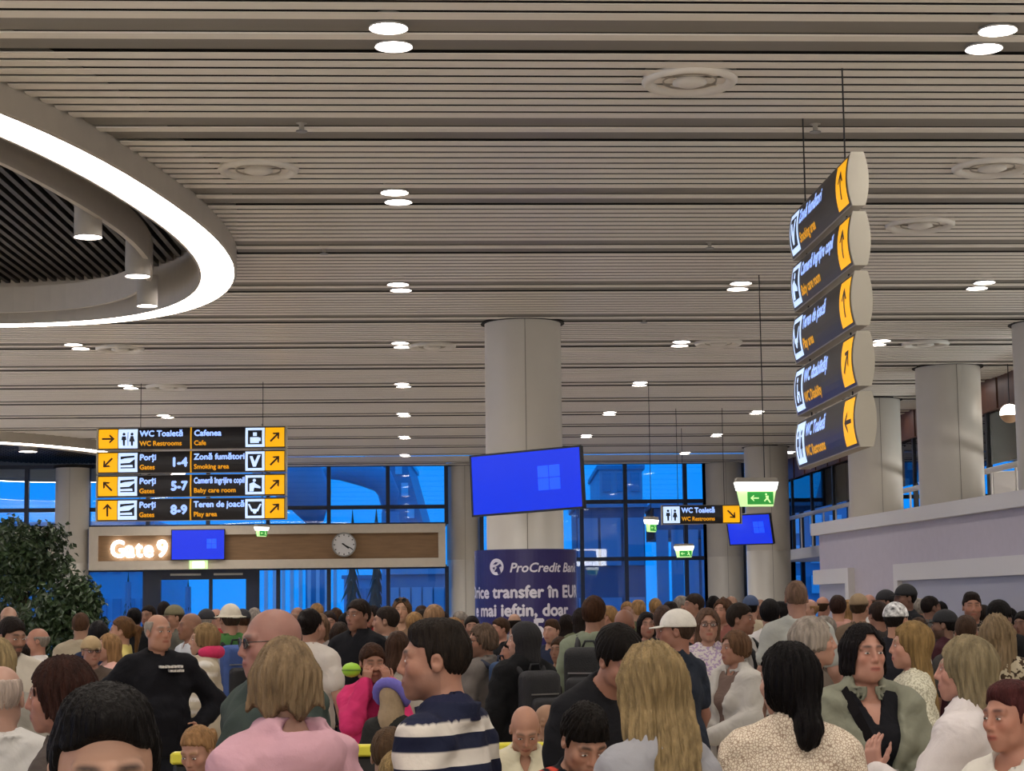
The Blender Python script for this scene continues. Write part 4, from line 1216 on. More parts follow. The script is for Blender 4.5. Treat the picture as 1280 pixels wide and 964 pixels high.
# ------------------------------------------------------------------ one person
def rotm(hy, hp, hr):
    return np.array((Matrix.Rotation(hy, 3, 'Z') @ Matrix.Rotation(hp, 3, 'X') @ Matrix.Rotation(hr, 3, 'Y')), f32)
def V3(*a): return np.array(a, f32)
def unit(v): return v / max(1e-6, float(np.linalg.norm(v)))
def hand(fl, W, d, n, side, curl, rad=1.0):
    """palm and five fingers; d points to the finger tips, n is the palm normal"""
    d = unit(d); n = unit(n - d * float(n @ d)); l = np.cross(d, n) * side
    kn = W + d * .088
    for q in (-.026, -.009, .009, .026):
        fl.cap(W + l * q * .7 + d * .012, kn + l * q, .0145, .0125, .012)
    for q, ln in ((.030, .072), (.010, .081), (-.010, .075), (-.029, .058)):
        p = kn + l * q; dd = d.copy()
        for i, (fr, r_) in enumerate(((.46, .0092), (.30, .0082), (.24, .0072))):
            a = curl * (.75, 1.0, .8)[i]
            dd = unit(dd * math.cos(a) + n * math.sin(a)); nn = unit(n - dd * float(n @ dd)); n_ = nn
            e = p + dd * ln * fr; fl.cap(p, e, r_ * rad, r_ * .93 * rad, .004); p = e
    p = W + d * .03 + l * .028; td = unit(d * .75 + l * .75 + n * .25)
    for ln, r_ in ((.042, .0125), (.032, .0105), (.026, .009)):
        e = p + td * ln; fl.cap(p, e, r_, r_ * .92, .006); p = e; td = unit(td + d * .35 * (1 + curl) + n * .35 * curl - l * .25)
DOWN = lambda s: (V3(.245 * s, .03, 1.12), V3(.255 * s, -.05, .87), V3(0, -.12, -1), V3(-s, 0, 0), .35)
PHONE = lambda s: (V3(.225 * s, -.02, 1.13), V3(.08 * s, -.26, 1.20), V3(-.35 * s, -.35, .8), V3(-.3 * s, .9, .3), .7)
HIP = lambda s: (V3(.42 * s, .05, 1.15), V3(.25 * s, -.10, 1.0), V3(-.45 * s, -.75, -.35), V3(-.75 * s, .55, .1), .35)
FACE = lambda s: (V3(.20 * s, -.20, 1.22), V3(.085 * s, -.17, 1.50), V3(-.2 * s, .15, 1), V3(-.4 * s, 1, 0), .6)
STRAP = lambda s: (V3(.25 * s, -.02, 1.13), V3(.12 * s, -.17, 1.30), V3(-.3 * s, .1, 1), V3(0, 1, 0), .9)
LAP = lambda s: (V3(.24 * s, -.05, 1.13), V3(.09 * s, -.30, 1.02), V3(-.6 * s, -.6, -.1), V3(0, .2, -1), .5)
UPHAND = lambda s: (V3(.22 * s, -.24, 1.18), V3(.12 * s, -.36, 1.36), V3(-.15 * s, .1, 1), V3(-.9 * s, .3, 0), .9)
def torso(fl, o, off, dz, garment):
    w = o.get('w', 1.0); fem = o.get('fem', 0); bel = o.get('belly', 0.0)
    sh = o.get('sh', 1.0 - .09 * fem)
    fl.ell((0, .01, .93 + dz), (.160 * w + off, .118 * w + off, .125 + off), .04)
    fl.ell((0, -.003 - bel * .5, 1.08 + dz), (.138 * w + off, .104 * w + off + bel, .17 + off), .06)
    fl.ell((0, .005, 1.26 + dz), (.158 * w * (1 - .06 * fem) + off, .112 * w + off, .17 + off), .06)
    fl.cap((-.145 * sh * w ** .5, .012, 1.385 + dz), (.145 * sh * w ** .5, .012, 1.385 + dz), .062 + off, .062 + off, .05)
    for s in (-1, 1): fl.cap((s * .02, .03, 1.475 + dz), (s * .15 * sh, .015, 1.40 + dz), .046 + off, .046 + off, .05)
    if fem:
        for s in (-1, 1): fl.ell((s * .068, -.085 * w, 1.255 + dz), (.062 + off, .055 + off, .062 + off), .035)
    return sh
def arms(fl, o, off, dz, sh, upto=2.0, hands=False):
    for s in (-1, 1):
        E, W, hd, hn, cu = o['arms'][s]
        z = V3(0, 0, dz); w = o.get('w', 1.0)
        S = V3(s * .180 * sh * w ** .4, .012, 1.385 + dz); E = E + z; W = W + z
        k = .04
        if upto <= 1: fl.cap(S, S + (E - S) * upto, .056 + off, .047 + off + .008 * (upto < 1), k)
        else:
            fl.cap(S, E, .055 + off, .041 + off, k)
            t = min(1, upto - 1); fl.cap(E, E + (W - E) * t, .042 + off, .029 + off + (.013 - .012 * t), .03)
        if hands: hand(fl, W, hd, hn, -s, cu)
def legs(fl, o, off, dz, seated):
    for s in (-1, 1):
        hip = (s * .085, .01, .92 + dz)
        if seated: kn = (s * .12, -.42, .52); an = (s * .12, -.40, .10)
        else: kn = (s * .10, -.012, .50); an = (s * .105, .02, .10)
        fl.cap(hip, kn, .084 + off, .058 + off, .03); fl.cap(kn, an, .057 + off, .040 + off, .03)
        yield an
def person(px, ytop, d, yaw, label, o=None, **kw):
    o = dict(o or {}); o.update(kw)
    o.setdefault('skin', 'c08a6c'); o.setdefault('haircol', '2a201a'); o.setdefault('hair', 'short')
    seated = o.get('seated', False)
    ar = o.get('arms', DOWN)
    if callable(ar): ar = {1: ar(1), -1: ar(-1)}
    elif isinstance(ar, tuple): ar = {-1: ar[0](-1), 1: ar[1](1)}
    o['arms'] = ar
    o['seed'] = int(px * 7 + ytop)
    rnd = random.Random(o['seed'])
    dz = -.40 if seated else 0.0
    hy, hp, hr = R(o.get('hy', 0)), R(o.get('hp', 0)), R(o.get('hr', 0))
    RM = rotm(hy, hp, hr)
    bend = o.get('bend', 0.0)       # neck pushed forward
    piv = V3(0, .018 - bend * .4, 1.475 + dz)
    hc = piv + RM @ V3(0, -.012, .155) + V3(0, -bend, 0)
    top = hc + RM @ V3(0, .018, .02) + V3(0, 0, .100 + o.get('vol', .012))
    hs = o.get('hs', 1.0)           # head scale (children)
    hc = piv + (hc - piv) * hs
    top = hc + (RM @ V3(0, .018, .02) + V3(0, 0, .100 + o.get('vol', .012))) * hs
    crown = at(px, ytop, d)
    s = crown.z / float(top[2])
    r_ = ray(px, ytop); rz = math.atan2(-r_.x, r_.y) + R(yaw)
    c_, s_ = math.cos(rz), math.sin(rz)
    root = empty('person', (crown.x - s * (top[0] * c_ - top[1] * s_), crown.y - s * (top[0] * s_ + top[1] * c_), 0), rz, label, 'person', o.get('group', 'travellers in the hall'))
    root.scale = (s, s, s)
    near = d < 10
    vh = max(.0036, min(.012, d * .00058)) / s
    vb = max(.014, min(.034, d * .0020)) / s
    hr_ = .135 * hs
    fine = lambda i: [(hc[i] - hr_, hc[i] + hr_, vh)]
    fx_, fy_, fz_ = fine(0), fine(1), fine(2)
    for sd in o.get('showhands', ()):
        W, hd = ar[sd][1] + V3(0, 0, dz), unit(ar[sd][2]); q0 = W - .03; q1 = W + hd * .16
        for i, lst in ((0, fx_), (1, fy_), (2, fz_)):
            lst.append((min(q0[i], q1[i]) - .05, max(q0[i], q1[i]) + .05, .0052 if d < 9 else .0075))
    ex = max(abs(ar[q][j][0]) for q in (-1, 1) for j in (0, 1)) + .14
    ylo = min(-.22, min(ar[q][j][1] for q in (-1, 1) for j in (0, 1)) - .16, -.62 if seated else -.22, hc[1] - .15)
    fl = Field(axis(-ex, ex, vb, fx_), axis(ylo, .26, vb, fy_), axis(-.02, float(top[2]) + .03, vb, fz_))
    sh = torso(fl, o, 0, dz, None); arms(fl, o, 0, dz, sh, 2, True)
    for an in legs(fl, o, 0, dz, seated): fl.cap((an[0], an[1], .055), (an[0] * 1.1, an[1] - .15, .04), .042, .036, .02)
    nk = hc + RM @ (V3(0, .028, -.055) * hs)
    nr = o.get('neck', .055 - .009 * o.get('fem', 0))
    fl.cap((0, .025, 1.42 + dz), nk, nr + .008, nr, .03)
    lo = hc - .17 * hs; hi = hc + .17 * hs
    sl, X, Y, Z = fl.blk(lo, hi)
    px_, py_, pz_ = (X - hc[0]) / hs, (Y - hc[1]) / hs, (Z - hc[2]) / hs
    LX = RM[0, 0] * px_ + RM[1, 0] * py_ + RM[2, 0] * pz_; LY = RM[0, 1] * px_ + RM[1, 1] * py_ + RM[2, 1] * pz_; LZ = RM[0, 2] * px_ + RM[1, 2] * py_ + RM[2, 2] * pz_
    fl.D[sl] = smin(fl.D[sl], head_sdf(LX, LY, LZ, o).astype(f32) * hs, .022)
    V, Q = surfnet(fl.D, fl.x, fl.y, fl.z)
    L = (V - hc) @ RM / hs
    np_mesh('body', V, Q, M_SKIN, root, skin_colors(L, o))
    # ---- eyes
    if d < 15 and o.get('eyes', True):
        n = 10; vs = []; fs = []; cs = []
        for sx in (-1, 1):
            vs = []; fs = []; cs = []
            rr = (.0128, .0075, .0056 + o.get('wide', 0))
            for i in range(n + 1):
                th = math.pi * i / n
                for j in range(n * 2):
                    ph = math.pi * j / n
                    v = V3(math.sin(th) * math.cos(ph), -math.cos(th), math.sin(th) * math.sin(ph))
                    vs.append(v * V3(*rr) + V3(sx * .0315, -.0815, .0065))
                    q = math.hypot(v[0] * rr[0], v[2] * rr[2])
                    cs.append((.02, .015, .012) if q < .0052 and v[1] < 0 else (.62, .58, .55))
            for i in range(n):
                for j in range(n * 2):
                    k = (j + 1) % (n * 2); fs.append((i * n * 2 + j, i * n * 2 + k, (i + 1) * n * 2 + k, (i + 1) * n * 2 + j))
            np_mesh('eye', (np.array(vs) * hs) @ RM.T + hc, np.array(fs), M_EYE, root, np.array(cs, f32))
    # ---- hair and headgear
    st = o['hair']
    if st != 'bald':
        for name, HV, HQ, key in hair_mesh(st, o, max(.004, min(.013, d * .00062)) / s):
            if not len(HV): continue
            m = hair_mat(o['haircol']) if key == 'hair' else (mat('headgear ' + (o.get('hatcol', '303030') if key == 'hat' else o.get('visorcol', o.get('hatcol', '303030'))), o.get('hatcol', '303030') if key == 'hat' else o.get('visorcol', o.get('hatcol', '303030')), .8, var=o.get('hatvar', .06), vscale=30, bump=.2, bscale=120))
            np_mesh(name, (HV * hs) @ RM.T + hc, HQ, m, root)
    # ---- clothing
    vc = max(.011, min(.03, d * .0017)) / s
    kd = o.get('top', 'tee'); slv = {'tee': .62, 'shirt': 1.93, 'sweater': 1.95, 'jacket': 1.95, 'hoodie': 1.95, 'blouse': 1.55, 'polo': .65, 'tank': .12, 'blazer': 1.93, 'coat': 1.95}[kd]
    slv = o.get('sleeve', slv)
    off = {'tee': .014, 'polo': .015, 'tank': .012, 'shirt': .017, 'blouse': .018, 'sweater': .022, 'hoodie': .027, 'jacket': .030, 'blazer': .024, 'coat': .034}[kd]
    bot = o.get('hem', .80) + dz
    def garment(off, slv, neck, vneck=0.0, openf=0.0, amp=.005, hood=False, collar=False, bottom=bot):
        g = Field(axis(-ex, ex, vc), axis(ylo, .28, vc), axis(bottom - .05, 1.60 + dz, vc))
        torso(g, o, off, dz, kd)
        g.cap((0, .012, .86 + dz), (0, .012, .98 + dz), .155 * o.get('w', 1) + off * .6, .15 * o.get('w', 1) + off, .04)
        if slv > 0: arms(g, o, off, dz, sh, slv)
        X, Y, Z = g.x[:, None, None], g.y[None, :, None], g.z[None, None, :]
        a = [rnd.uniform(0, 6.28) for _ in range(8)]
        wr = np.sin(31 * X + 17 * Z + a[0] + 1.6 * np.sin(19 * Y - 23 * Z + a[1])) * .5 + np.sin(-27 * X + 41 * Z + 13 * Y + a[2] + 1.4 * np.sin(33 * X + a[3])) * .5 + .35 * np.sin(70 * Z + 24 * X + a[4] + 2 * np.sin(21 * X + 14 * Y))
        g.D = g.D + (amp * (wr - .6)).astype(f32) - .003
        if hood:
            g.ell((0, .125, 1.435 + dz), (.125, .075, .085), .035); g.ell((0, .10, 1.50 + dz), (.07, .05, .04), .02, True)
        g.D = np.maximum(g.D, bottom - Z).astype(f32)
        # neck opening
        nc = neck
        g.cap((0, .008, 1.462 + dz), tuple(nk + (nk - V3(0, .03, 1.42 + dz)) * .6), nr + nc - .006, nr + nc + .02, .006, True)
        if vneck: g.put(lambda X, Y, Z: np.maximum(np.maximum(np.abs(X) - np.clip((Z - (1.46 + dz - vneck)) * .42, 0, .1), Y + .02), -(Z - (1.46 + dz - vneck))), (-.12, -.3, 1.0 + dz), (.12, 0, 1.7 + dz), .006, True)
        if openf: g.put(lambda X, Y, Z: np.maximum(np.abs(X) - openf - .25 * np.clip(Z - 1.15 - dz, 0, .3), Y + .03), (-.2, -.4, .4), (.2, 0, 1.7), .008, True)
        if collar:
            cz = 1.475 + dz
            def fn(X, Y, Z):
                r2 = np.sqrt((X / 1.05) ** 2 + ((Y - .02) / 1.05) ** 2); h = Z - (cz - .25 * np.clip(-Y - .02, 0, .2))
                return np.maximum(np.maximum(np.abs(r2 - (nr + .030) - .25 * np.abs(h)) - .008, np.abs(h) - .030), -(np.abs(X) - np.where(Y < 0, .012 + .3 * np.clip(.02 - h, 0, 1), -1)))
            g.put(fn, (-.14, -.14, cz - .1), (.14, .16, cz + .06), .006)
        return surfnet(g.D, g.x, g.y, g.z)
    cfn = o.get('pattern')
    def colored(Vg, base):
        c = np.tile(l3(base), (len(Vg), 1))
        if cfn: c = cfn(Vg - V3(0, 0, dz), c, o).astype(f32)
        return c
    amp = o.get('wr', {'tee': .0045, 'shirt': .006, 'jacket': .007, 'hoodie': .007, 'coat': .007, 'sweater': .007, 'blazer': .007}.get(kd, .0055)) * 1.25 * (1 if d < 14 else .7)
    nm = {'tee': 't_shirt', 'polo': 'polo_shirt', 'tank': 'tank_top', 'coat': 'jacket'}.get(kd, kd)
    openf = o.get('open', 0) if kd in ('jacket', 'blazer', 'shirt', 'coat', 'hoodie') and 'under' in o else 0
    Vg, Qg = garment(off, slv, {'tank': .03, 'blouse': .022}.get(kd, .010 if kd != 'jacket' else .014), o.get('vneck', 0), openf, amp, kd == 'hoodie' or o.get('hoodlump'), kd in ('polo', 'shirt', 'jacket', 'blazer', 'coat') or o.get('collar'))
    np_mesh(nm, Vg, Qg, cloth_mat(*o['fabric']) if 'fabric' in o else M_CLOTH, root, colored(Vg, o.get('col', '606060')))
    if 'under' in o:
        Vg, Qg = garment(.010, .4, .02, o.get('uv', 0), 0, .002)
        np_mesh('undershirt', Vg, Qg, M_CLOTH, root, np.tile(l3(o['under']), (len(Vg), 1)))
    # trousers and shoes
    vl = max(.02, min(.036, d * .0026)) / s
    g = Field(axis(-.32, .32, vl), axis(-.62 if seated else -.2, .24, vl), axis(.04, 1.02 + dz, vl))
    g.ell((0, .01, .93 + dz), (.160 * o.get('w', 1) + .012, .118 * o.get('w', 1) + .012, .125), .04)
    ank = list(legs(g, o, .014, dz, seated))
    Vg, Qg = surfnet(g.D, g.x, g.y, g.z)
    np_mesh('trousers', Vg, Qg, M_CLOTH, root, np.tile(l3(o.get('pants', '24262e')), (len(Vg), 1)))
    for an in ank:
        g = Field(axis(an[0] - .09, an[0] + .09, .018), axis(an[1] - .24, an[1] + .10, .018), axis(-.02, .14, .014))
        g.cap((an[0], an[1] + .01, .055), (an[0] * 1.08, an[1] - .15, .045), .052, .045, .02)
        g.D = np.maximum(g.D, .004 - g.z[None, None, :]).astype(f32)
        Vg, Qg = surfnet(g.D, g.x, g.y, g.z); np_mesh('shoe', Vg, Qg, M_CLOTH, root, np.tile(l3(o.get('shoe', '2a2a2c')), (len(Vg), 1)))
    info = dict(root=root, s=s, hc=hc, RM=RM, hs=hs, dz=dz, nk=nk, arms=ar, d=d, sh=sh, o=o)
    return info
def to_world(i, p):
    p = Vector((float(p[0]), float(p[1]), float(p[2]))) * i['s']; p.rotate(i['root'].rotation_euler); return p + i['root'].location
def head_w(i, p): return to_world(i, i['hc'] + i['RM'] @ (np.array(p, f32) * i['hs']))

# ------------------------------------------------------------------ carried things and accessories
def backpack(i, col, label, w=.30, h=.46, dp=.17, pocket=None, y=.14, straps=True, zc=1.20):
    rt = i['root']; e = empty('backpack', rt.location, rt.rotation_euler.z, label, 'backpack', 'travel backpacks'); e.scale = rt.scale
    m = mat('backpack ' + col, col, .75, var=.15, vscale=14, bump=.3, bscale=90); m2 = mat('backpack ' + (pocket or '1a1a1e'), pocket or '1a1a1e', .7, var=.1, vscale=20)
    g = Field(axis(-w, w, .016), axis(0, .5, .016), axis(.7, 1.65, .016)); zc = zc + i['dz']
    def rb(c, hx, hy_, hz, r_):
        return lambda X, Y, Z: np.sqrt(np.maximum(np.abs(X - c[0]) - hx + r_, 0) ** 2 + np.maximum(np.abs(Y - c[1]) - hy_ + r_, 0) ** 2 + np.maximum(np.abs(Z - c[2]) - hz + r_, 0) ** 2) - r_
    g.put(rb((0, y + dp / 2, zc), w / 2, dp / 2, h / 2, .06), (-.3, 0, .7), (.3, .5, 1.7), .01)
    V, Q = surfnet(g.D, g.x, g.y, g.z); np_mesh('pack_body', V, Q, m, e)
    g = Field(axis(-w, w, .014), axis(0, .5, .014), axis(.7, 1.65, .014))
    g.put(rb((0, y + dp + .02, zc - h * .16), w * .38, .05, h * .26, .04), (-.3, 0, .7), (.3, .5, 1.7), .01)
    V, Q = surfnet(g.D, g.x, g.y, g.z); np_mesh('front_pocket', V, Q, m2, e)
    MB().tube([(-.05, y + .03, zc + h / 2 - .01), (-.03, y + .02, zc + h / 2 + .04), (.03, y + .02, zc + h / 2 + .04), (.05, y + .03, zc + h / 2 - .01)], .009, 6).build('grab_handle', m2, e, True)
    MB().box((-w * .36, y + dp - .005, zc + h * .14), (w * .36, y + dp + .006, zc + h * .16)).build('zip', M['steel'], e)
    if straps:
        dz = i['dz']
        for sx in (-1, 1):
            MB().tube([(sx * .09, y + .02, zc + h * .40), (sx * .105, .06, 1.475 + dz), (sx * .115, -.04, 1.47 + dz), (sx * .125, -.125, 1.38 + dz), (sx * .135, -.155, 1.24 + dz), (sx * .165, -.10, 1.08 + dz), (sx * .175, .03, 1.02 + dz), (sx * .14, y + .02, zc - h * .38)], .022, 8).build('shoulder_strap', m2, e, True)
    return e
def neck_pillow(i, col, label, up=.02, r0=.095, th=.05, tilt=0.0):
    rt = i['root']; e = empty('neck_pillow', rt.location, rt.rotation_euler.z, label, 'neck pillow'); e.scale = rt.scale
    c = i['nk'] * .45 + V3(0, .02, 1.47 + i['dz']) * .55 + V3(0, 0, up)
    pts = []
    for k in range(15):
        a = R(-125 + 250 * k / 14) + math.pi / 2
        q = V3(math.cos(a) * r0, math.sin(a) * r0 * 1.05, 0)
        q = V3(q[0], q[1] * math.cos(tilt), q[1] * math.sin(tilt))
        pts.append(tuple(float(v) for v in c + q))
    n = len(pts)
    MB().tube(pts, [th * (.45 if k in (0, n - 1) else .8 if k in (1, n - 2) else 1) for k in range(n)], 14).build('cushion', mat('pillow ' + col, col, .8, var=.08, vscale=20, bump=.2), e, True)
    MB().tube([pts[0], tuple(np.array(pts[0]) * .5 + np.array(pts[-1]) * .5 + V3(0, -.02, -.02)), pts[-1]], .006, 6).build('toggle_cord', M['black'], e)
def glasses(i, col='1a1a1a', up=False, dark=False):
    mb = MB(); hc, RM, hs = i['hc'], i['RM'], i['hs']
    def T(p): return tuple(float(v) for v in hc + RM @ (V3(*p) * hs))
    z0, y0 = (.012, -.098) if not up else (.105, -.07)
    parts = []
    for sx in (-1, 1):
        ring = [T((sx * .033 + .024 * math.cos(a), y0 + .004 * abs(math.cos(a)), z0 + .018 * math.sin(a))) for a in [2 * math.pi * k / 14 for k in range(15)]]
        MB().tube(ring, .0022 * hs, 6).build('glasses_rim', mat('glasses ' + col, col, .3), i['root'], True)
        MB().add(ring[:-1], [tuple(range(14))]).build('glasses_lens', mat('dark lens', '120c0c', .1) if dark else M['glass'], i['root'])
        MB().tube([T((sx * .057, y0, z0 + .004)), T((sx * .074, y0 + .04, z0 + .003)), T((sx * .079, .005, z0 + .0))], .002 * hs, 6).build('glasses_arm', mat('glasses ' + col, col, .3), i['root'], True)
    MB().tube([T((-.009, y0, z0 + .003)), T((0, y0 - .004, z0 + .006)), T((.009, y0, z0 + .003))], .002 * hs, 6).build('glasses_bridge', mat('glasses ' + col, col, .3), i['root'])
def phone(i, side, label, col='2a2a30'):
    E, W, hd, hn, cu = i['arms'][side]
    hd = unit(hd); hn = unit(hn - hd * float(hn @ hd)); p = W + V3(0, 0, i['dz']) + hd * .10 + hn * .028
    e = empty('phone', (0, 0, 0), 0, label, 'phone', 'mobile phones')
    l = np.cross(hd, hn); sc_ = i['s']
    c = to_world(i, p); rt = i['root'].rotation_euler.to_matrix()
    mx = Matrix((rt @ Vector([float(v) for v in l]), rt @ Vector([float(v) for v in -hn]), rt @ Vector([float(v) for v in hd]))).transposed()
    e.matrix_world = Matrix.Translation(c) @ mx.to_4x4()
    box('case', (-.037, -.0045, -.075), (.037, .0045, .075), mat('phone case ' + col, col, .4), e, .003)
    box('screen', (-.033, -.006, -.070), (.033, -.0046, .070), mat('phone screen', 'b8c4d0', .2, emit='cfe0f0', es=.5), e)
    return e
def shoulder_bag(i, side, col, label, zc=.95, w=.34, h=.26):
    rt = i['root']; e = empty('shoulder_bag', rt.location, rt.rotation_euler.z, label, 'bag', 'shoulder bags'); e.scale = rt.scale
    m = mat('bag ' + col, col, .6, var=.1, vscale=12, bump=.2)
    g = Field(axis(-.5, .5, .018), axis(-.3, .3, .018), axis(.6, 1.25, .018)); c = (side * .30, .02, zc)
    def rb(X, Y, Z): return np.sqrt(np.maximum(np.abs(X - c[0]) - .02, 0) ** 2 + np.maximum(np.abs(Y - c[1]) - w / 2 + .05, 0) ** 2 + np.maximum(np.abs(Z - c[2]) - h / 2 + .05, 0) ** 2) - .055
    g.put(rb, (-.5, -.3, .6), (.5, .3, 1.25), .01)
    V, Q = surfnet(g.D, g.x, g.y, g.z); np_mesh('bag_body', V, Q, m, e)
    MB().tube([(side * .30, -.08, zc + h * .45), (side * .22, -.10, 1.30), (side * .15, -.03, 1.475), (side * .15, .06, 1.47), (side * .24, .12, 1.25), (side * .30, .10, zc + h * .45)], .014, 8).build('bag_strap', m, e, True)
    MB().box((c[0] - .08, c[1] - w * .3, zc + h * .5 - .01), (c[0] + .08, c[1] + w * .3, zc + h * .5 + .012), .008).build('bag_flap', m, e)
    return e
# ================================================================== the crowd
def pat_stripes(V, c, o):
    z = V[:, 2]; k = np.floor((z - .02 * np.abs(V[:, 0])) / .046).astype(int) % 2
    c[:] = l3('c9c2ba'); c[z > 1.45] = l3('20223a')
    return c
def pat_noise(c2, sc, th=.1, seed=0):
    def f(V, c, o):
        w = np.sin(V[:, 0] * sc + 2 * np.sin(V[:, 2] * sc * .7 + seed)) + np.sin(V[:, 2] * sc * 1.1 + 2 * np.sin(V[:, 1] * sc + seed * 2)) + .5 * np.sin(V[:, 1] * sc * 1.7 + V[:, 0] * sc)
        c[w > th] = l3(c2); return c
    return f
def pat_block(fn, c2):
    def f(V, c, o):
        c[fn(V)] = l3(c2); return c
    return f
def main_people():
    I = {}
    # ---- nearest, bottom left
    I['M1'] = person(131, 855, 2.55, 4, 'man with short black hair seen close at the bottom left, face cut off', skin='b98a70', hair='quiff', haircol='0c0909', hp=10, vol=.016, line=(.094, .060, -.01, -.062), top='tee', col='2c3038', clump=.003)
    I['B'] = person(2, 832, 6.0, 172, 'balding white-haired old man from behind at the left edge in white shirt', skin='b98c78', hair='ring', haircol='a8988e', ringtop=.075, vol=.003, top='shirt', col='c2c0be', w=1.1)
    I['C'] = person(80, 820, 5.6, -98, 'woman with a dark brown bob facing left holding a phone near her face', skin='a5705c', fem=1, hair='bob', haircol='2a1712', hlen=.065, hw=.09, top='tee', col='4c4440', hp=6, arms=(DOWN, lambda s: (V3(.22 * s, -.12, 1.16), V3(.03, -.30, 1.36), V3(-.1, -.05, 1), V3(0, 1, .1), .8)), showhands=(1,), fringe=.062)
    phone(I['C'], 1, 'phone held up by the brown-haired woman at left', '6a2c24')
    I['D'] = person(14, 771, 11.6, 35, 'bearded dark-haired man in a white hooded top at the left edge', skin='a87a62', hair='short', haircol='1c1512', beard=.8, top='hoodie', col='c8c0b2', hp=12, w=1.15)
    I['E'] = person(-3, 797, 8.6, 170, 'blond-haired person from behind cut off by the left edge', fem=1, hair='shoulder', haircol='8a7858', top='tee', col='8c8880')
    i = I['F'] = person(197, 767, 12.2, 12, 'smiling grey-haired man in a black sweatshirt with hands on hips', skin='bb8468', hair='ring', haircol='8c857c', ringtop=.075, vol=.009, top='sweater', col='15151a', w=1.25, belly=.05, arms=HIP, showhands=(1, -1), fat=1, hy=18, brow='6c625a')
    rt = i['root']
    for k, (z, x0, x1) in enumerate(((1.395, -.02, .13), (1.368, .04, .135))):
        n = 7
        for q in range(n):
            a = x0 + (x1 - x0) * q / n
            MB().box((a, -.205, z), (a + (x1 - x0) / n * .78, -.1, z + .016 - .004 * (q % 2))).build('chest_print', M['white'], rt)
    I['G'] = person(257, 779, 13.3, -85, 'woman with short blond hair in a beige jacket wearing a pink neck pillow', skin='c09074', fem=1, hair='bob', haircol='806848', hlen=.07, top='jacket', col='b8ad98', pattern=pat_block(lambda V: (np.abs(V[:, 0]) > .2) & (np.sin(V[:, 2] * 70) > .3), 'd8d4cc'), arms=LAP)
    neck_pillow(I['G'], 'c8285c', 'bright pink neck pillow worn by the blond woman at left')
    I['H'] = person(239, 765, 16, -70, 'bald tanned man behind the black sweatshirt man', skin='9a6a50', hair='bald', top='tee', col='b8bcc0', haircol='5a4a40', stubble=.2)
    I['I'] = person(288, 756, 15.6, -160, 'person in a pale bucket hat with green scarf and blue jacket', hair='bucket', hatcol='c9c2b0', haircol='40342a', top='jacket', col='a8aab4', pattern=pat_block(lambda V: V[:, 2] > 1.42, '4c7a44'))
    backpack(I['I'], '36508c', 'blue daypack on the traveller in the bucket hat')
    I['J'] = person(343, 757, 6.3, -62, 'large bald man in a dark grey-green jacket behind the blonde bob woman', skin='a87466', hair='bald', haircol='6a5850', stubble=.12, top='jacket', col='3c4642', w=1.2, hp=4, hy=-12)
    glasses(I['J'], '2a1a16', dark=True)
    I['K'] = person(357, 797, 5.0, -142, 'woman with a blonde bob from behind in a pink hooded top', skin='b88a74', fem=1, hair='bob', haircol='705e48', hlen=.082, hw=.098, vol=.016, clump=.0024, hy=-42, top='hoodie', col='bb929e', wr=.011)
    I['L'] = person(248, 907, 8.8, -25, 'girl with a fair ponytail looking down, seated at the yellow bench', skin='b5826a', fem=1, hair='pony', haircol='8c6a48', seated=True, hp=24, hy=-8, top='tee', col='60585c', hs=1.05, arms=LAP)
    # ---- middle
    I['M'] = person(548, 774, 5.5, -116, 'dark-haired man in profile wearing a navy and white striped rugby shirt', skin='a8745c', hair='quiff', haircol='1e1814', vol=.010, line=(.082, .052, -.03, -.055), top='polo', col='1c2036', pattern=pat_stripes, fabric=('1c2036', 10.6, 'stripes'), sleeve=1.9, beard=.25, beardcol='4a3a34', hp=2, hy=26, bend=.02, w=1.06, wr=.006)
    I['SH'] = person(487, 909, 7.4, 172, 'man with cropped brown hair from behind in a pale blue shirt, seated low', skin='b0846a', hair='crop', haircol='4a3828', vol=.007, seated=True, top='shirt', col='9aa6b4', arms=LAP, hp=8)
    I['BC'] = person(498, 938, 6.6, 165, 'small blond child from behind at the bottom edge left of the striped shirt', skin='c09478', hair='short', haircol='8e7650', vol=.012, hs=1.25, top='tee', col='b8b0a4')
    I['N'] = person(465, 804, 11.4, 12, 'child in a pink jacket holding both hands up to the eyes', skin='b27a60', fem=1, hair='short', haircol='3a2418', hs=1.12, top='jacket', col='d0386e', pattern=pat_block(lambda V: np.abs(V[:, 0]) < .08, '8a1c44'), arms=FACE, showhands=(1, -1), hp=8, s=1, pants='a82848')
    bl = head_w(I['N'], (-.16, -.10, -.02))
    b_ = empty('toy_ball', bl, 0, 'small lime green toy held beside the pink child', 'toy')
    ball(.055, sq=.8).build('shell', mat('lime plastic', '98c832', .5), b_, True); MB().lathe([(.056, -.006), (.058, 0), (.056, .006)], 20, caps=False).build('seam', mat('lime dark', '6a9420', .5), b_)
    I['O'] = person(492, 851, 10.6, 150, 'hunched person in a tan hood with a purple neck pillow around the head', skin='a87c62', fem=1, hair='scarf', hatcol='9a8468', top='jacket', col='2a2a28', seated=False, hs=1.05, hp=10)
    neck_pillow(I['O'], '6a62b4', 'purple neck pillow arching around the hunched traveller', up=.13, r0=.125, th=.042, tilt=R(60))
    I['P'] = person(497, 789, 12.9, 160, 'woman with loose brown hair seen from behind in the middle crowd', fem=1, hair='shoulder', haircol='3c2a20', top='tee', col='c0b8ac')
    I['Q'] = person(484, 758, 15.2, -140, 'dark-haired man in a grey t-shirt turned away', skin='b58468', hair='crop', haircol='2c231d', vol=.008, top='tee', col='787c80', hy=40)
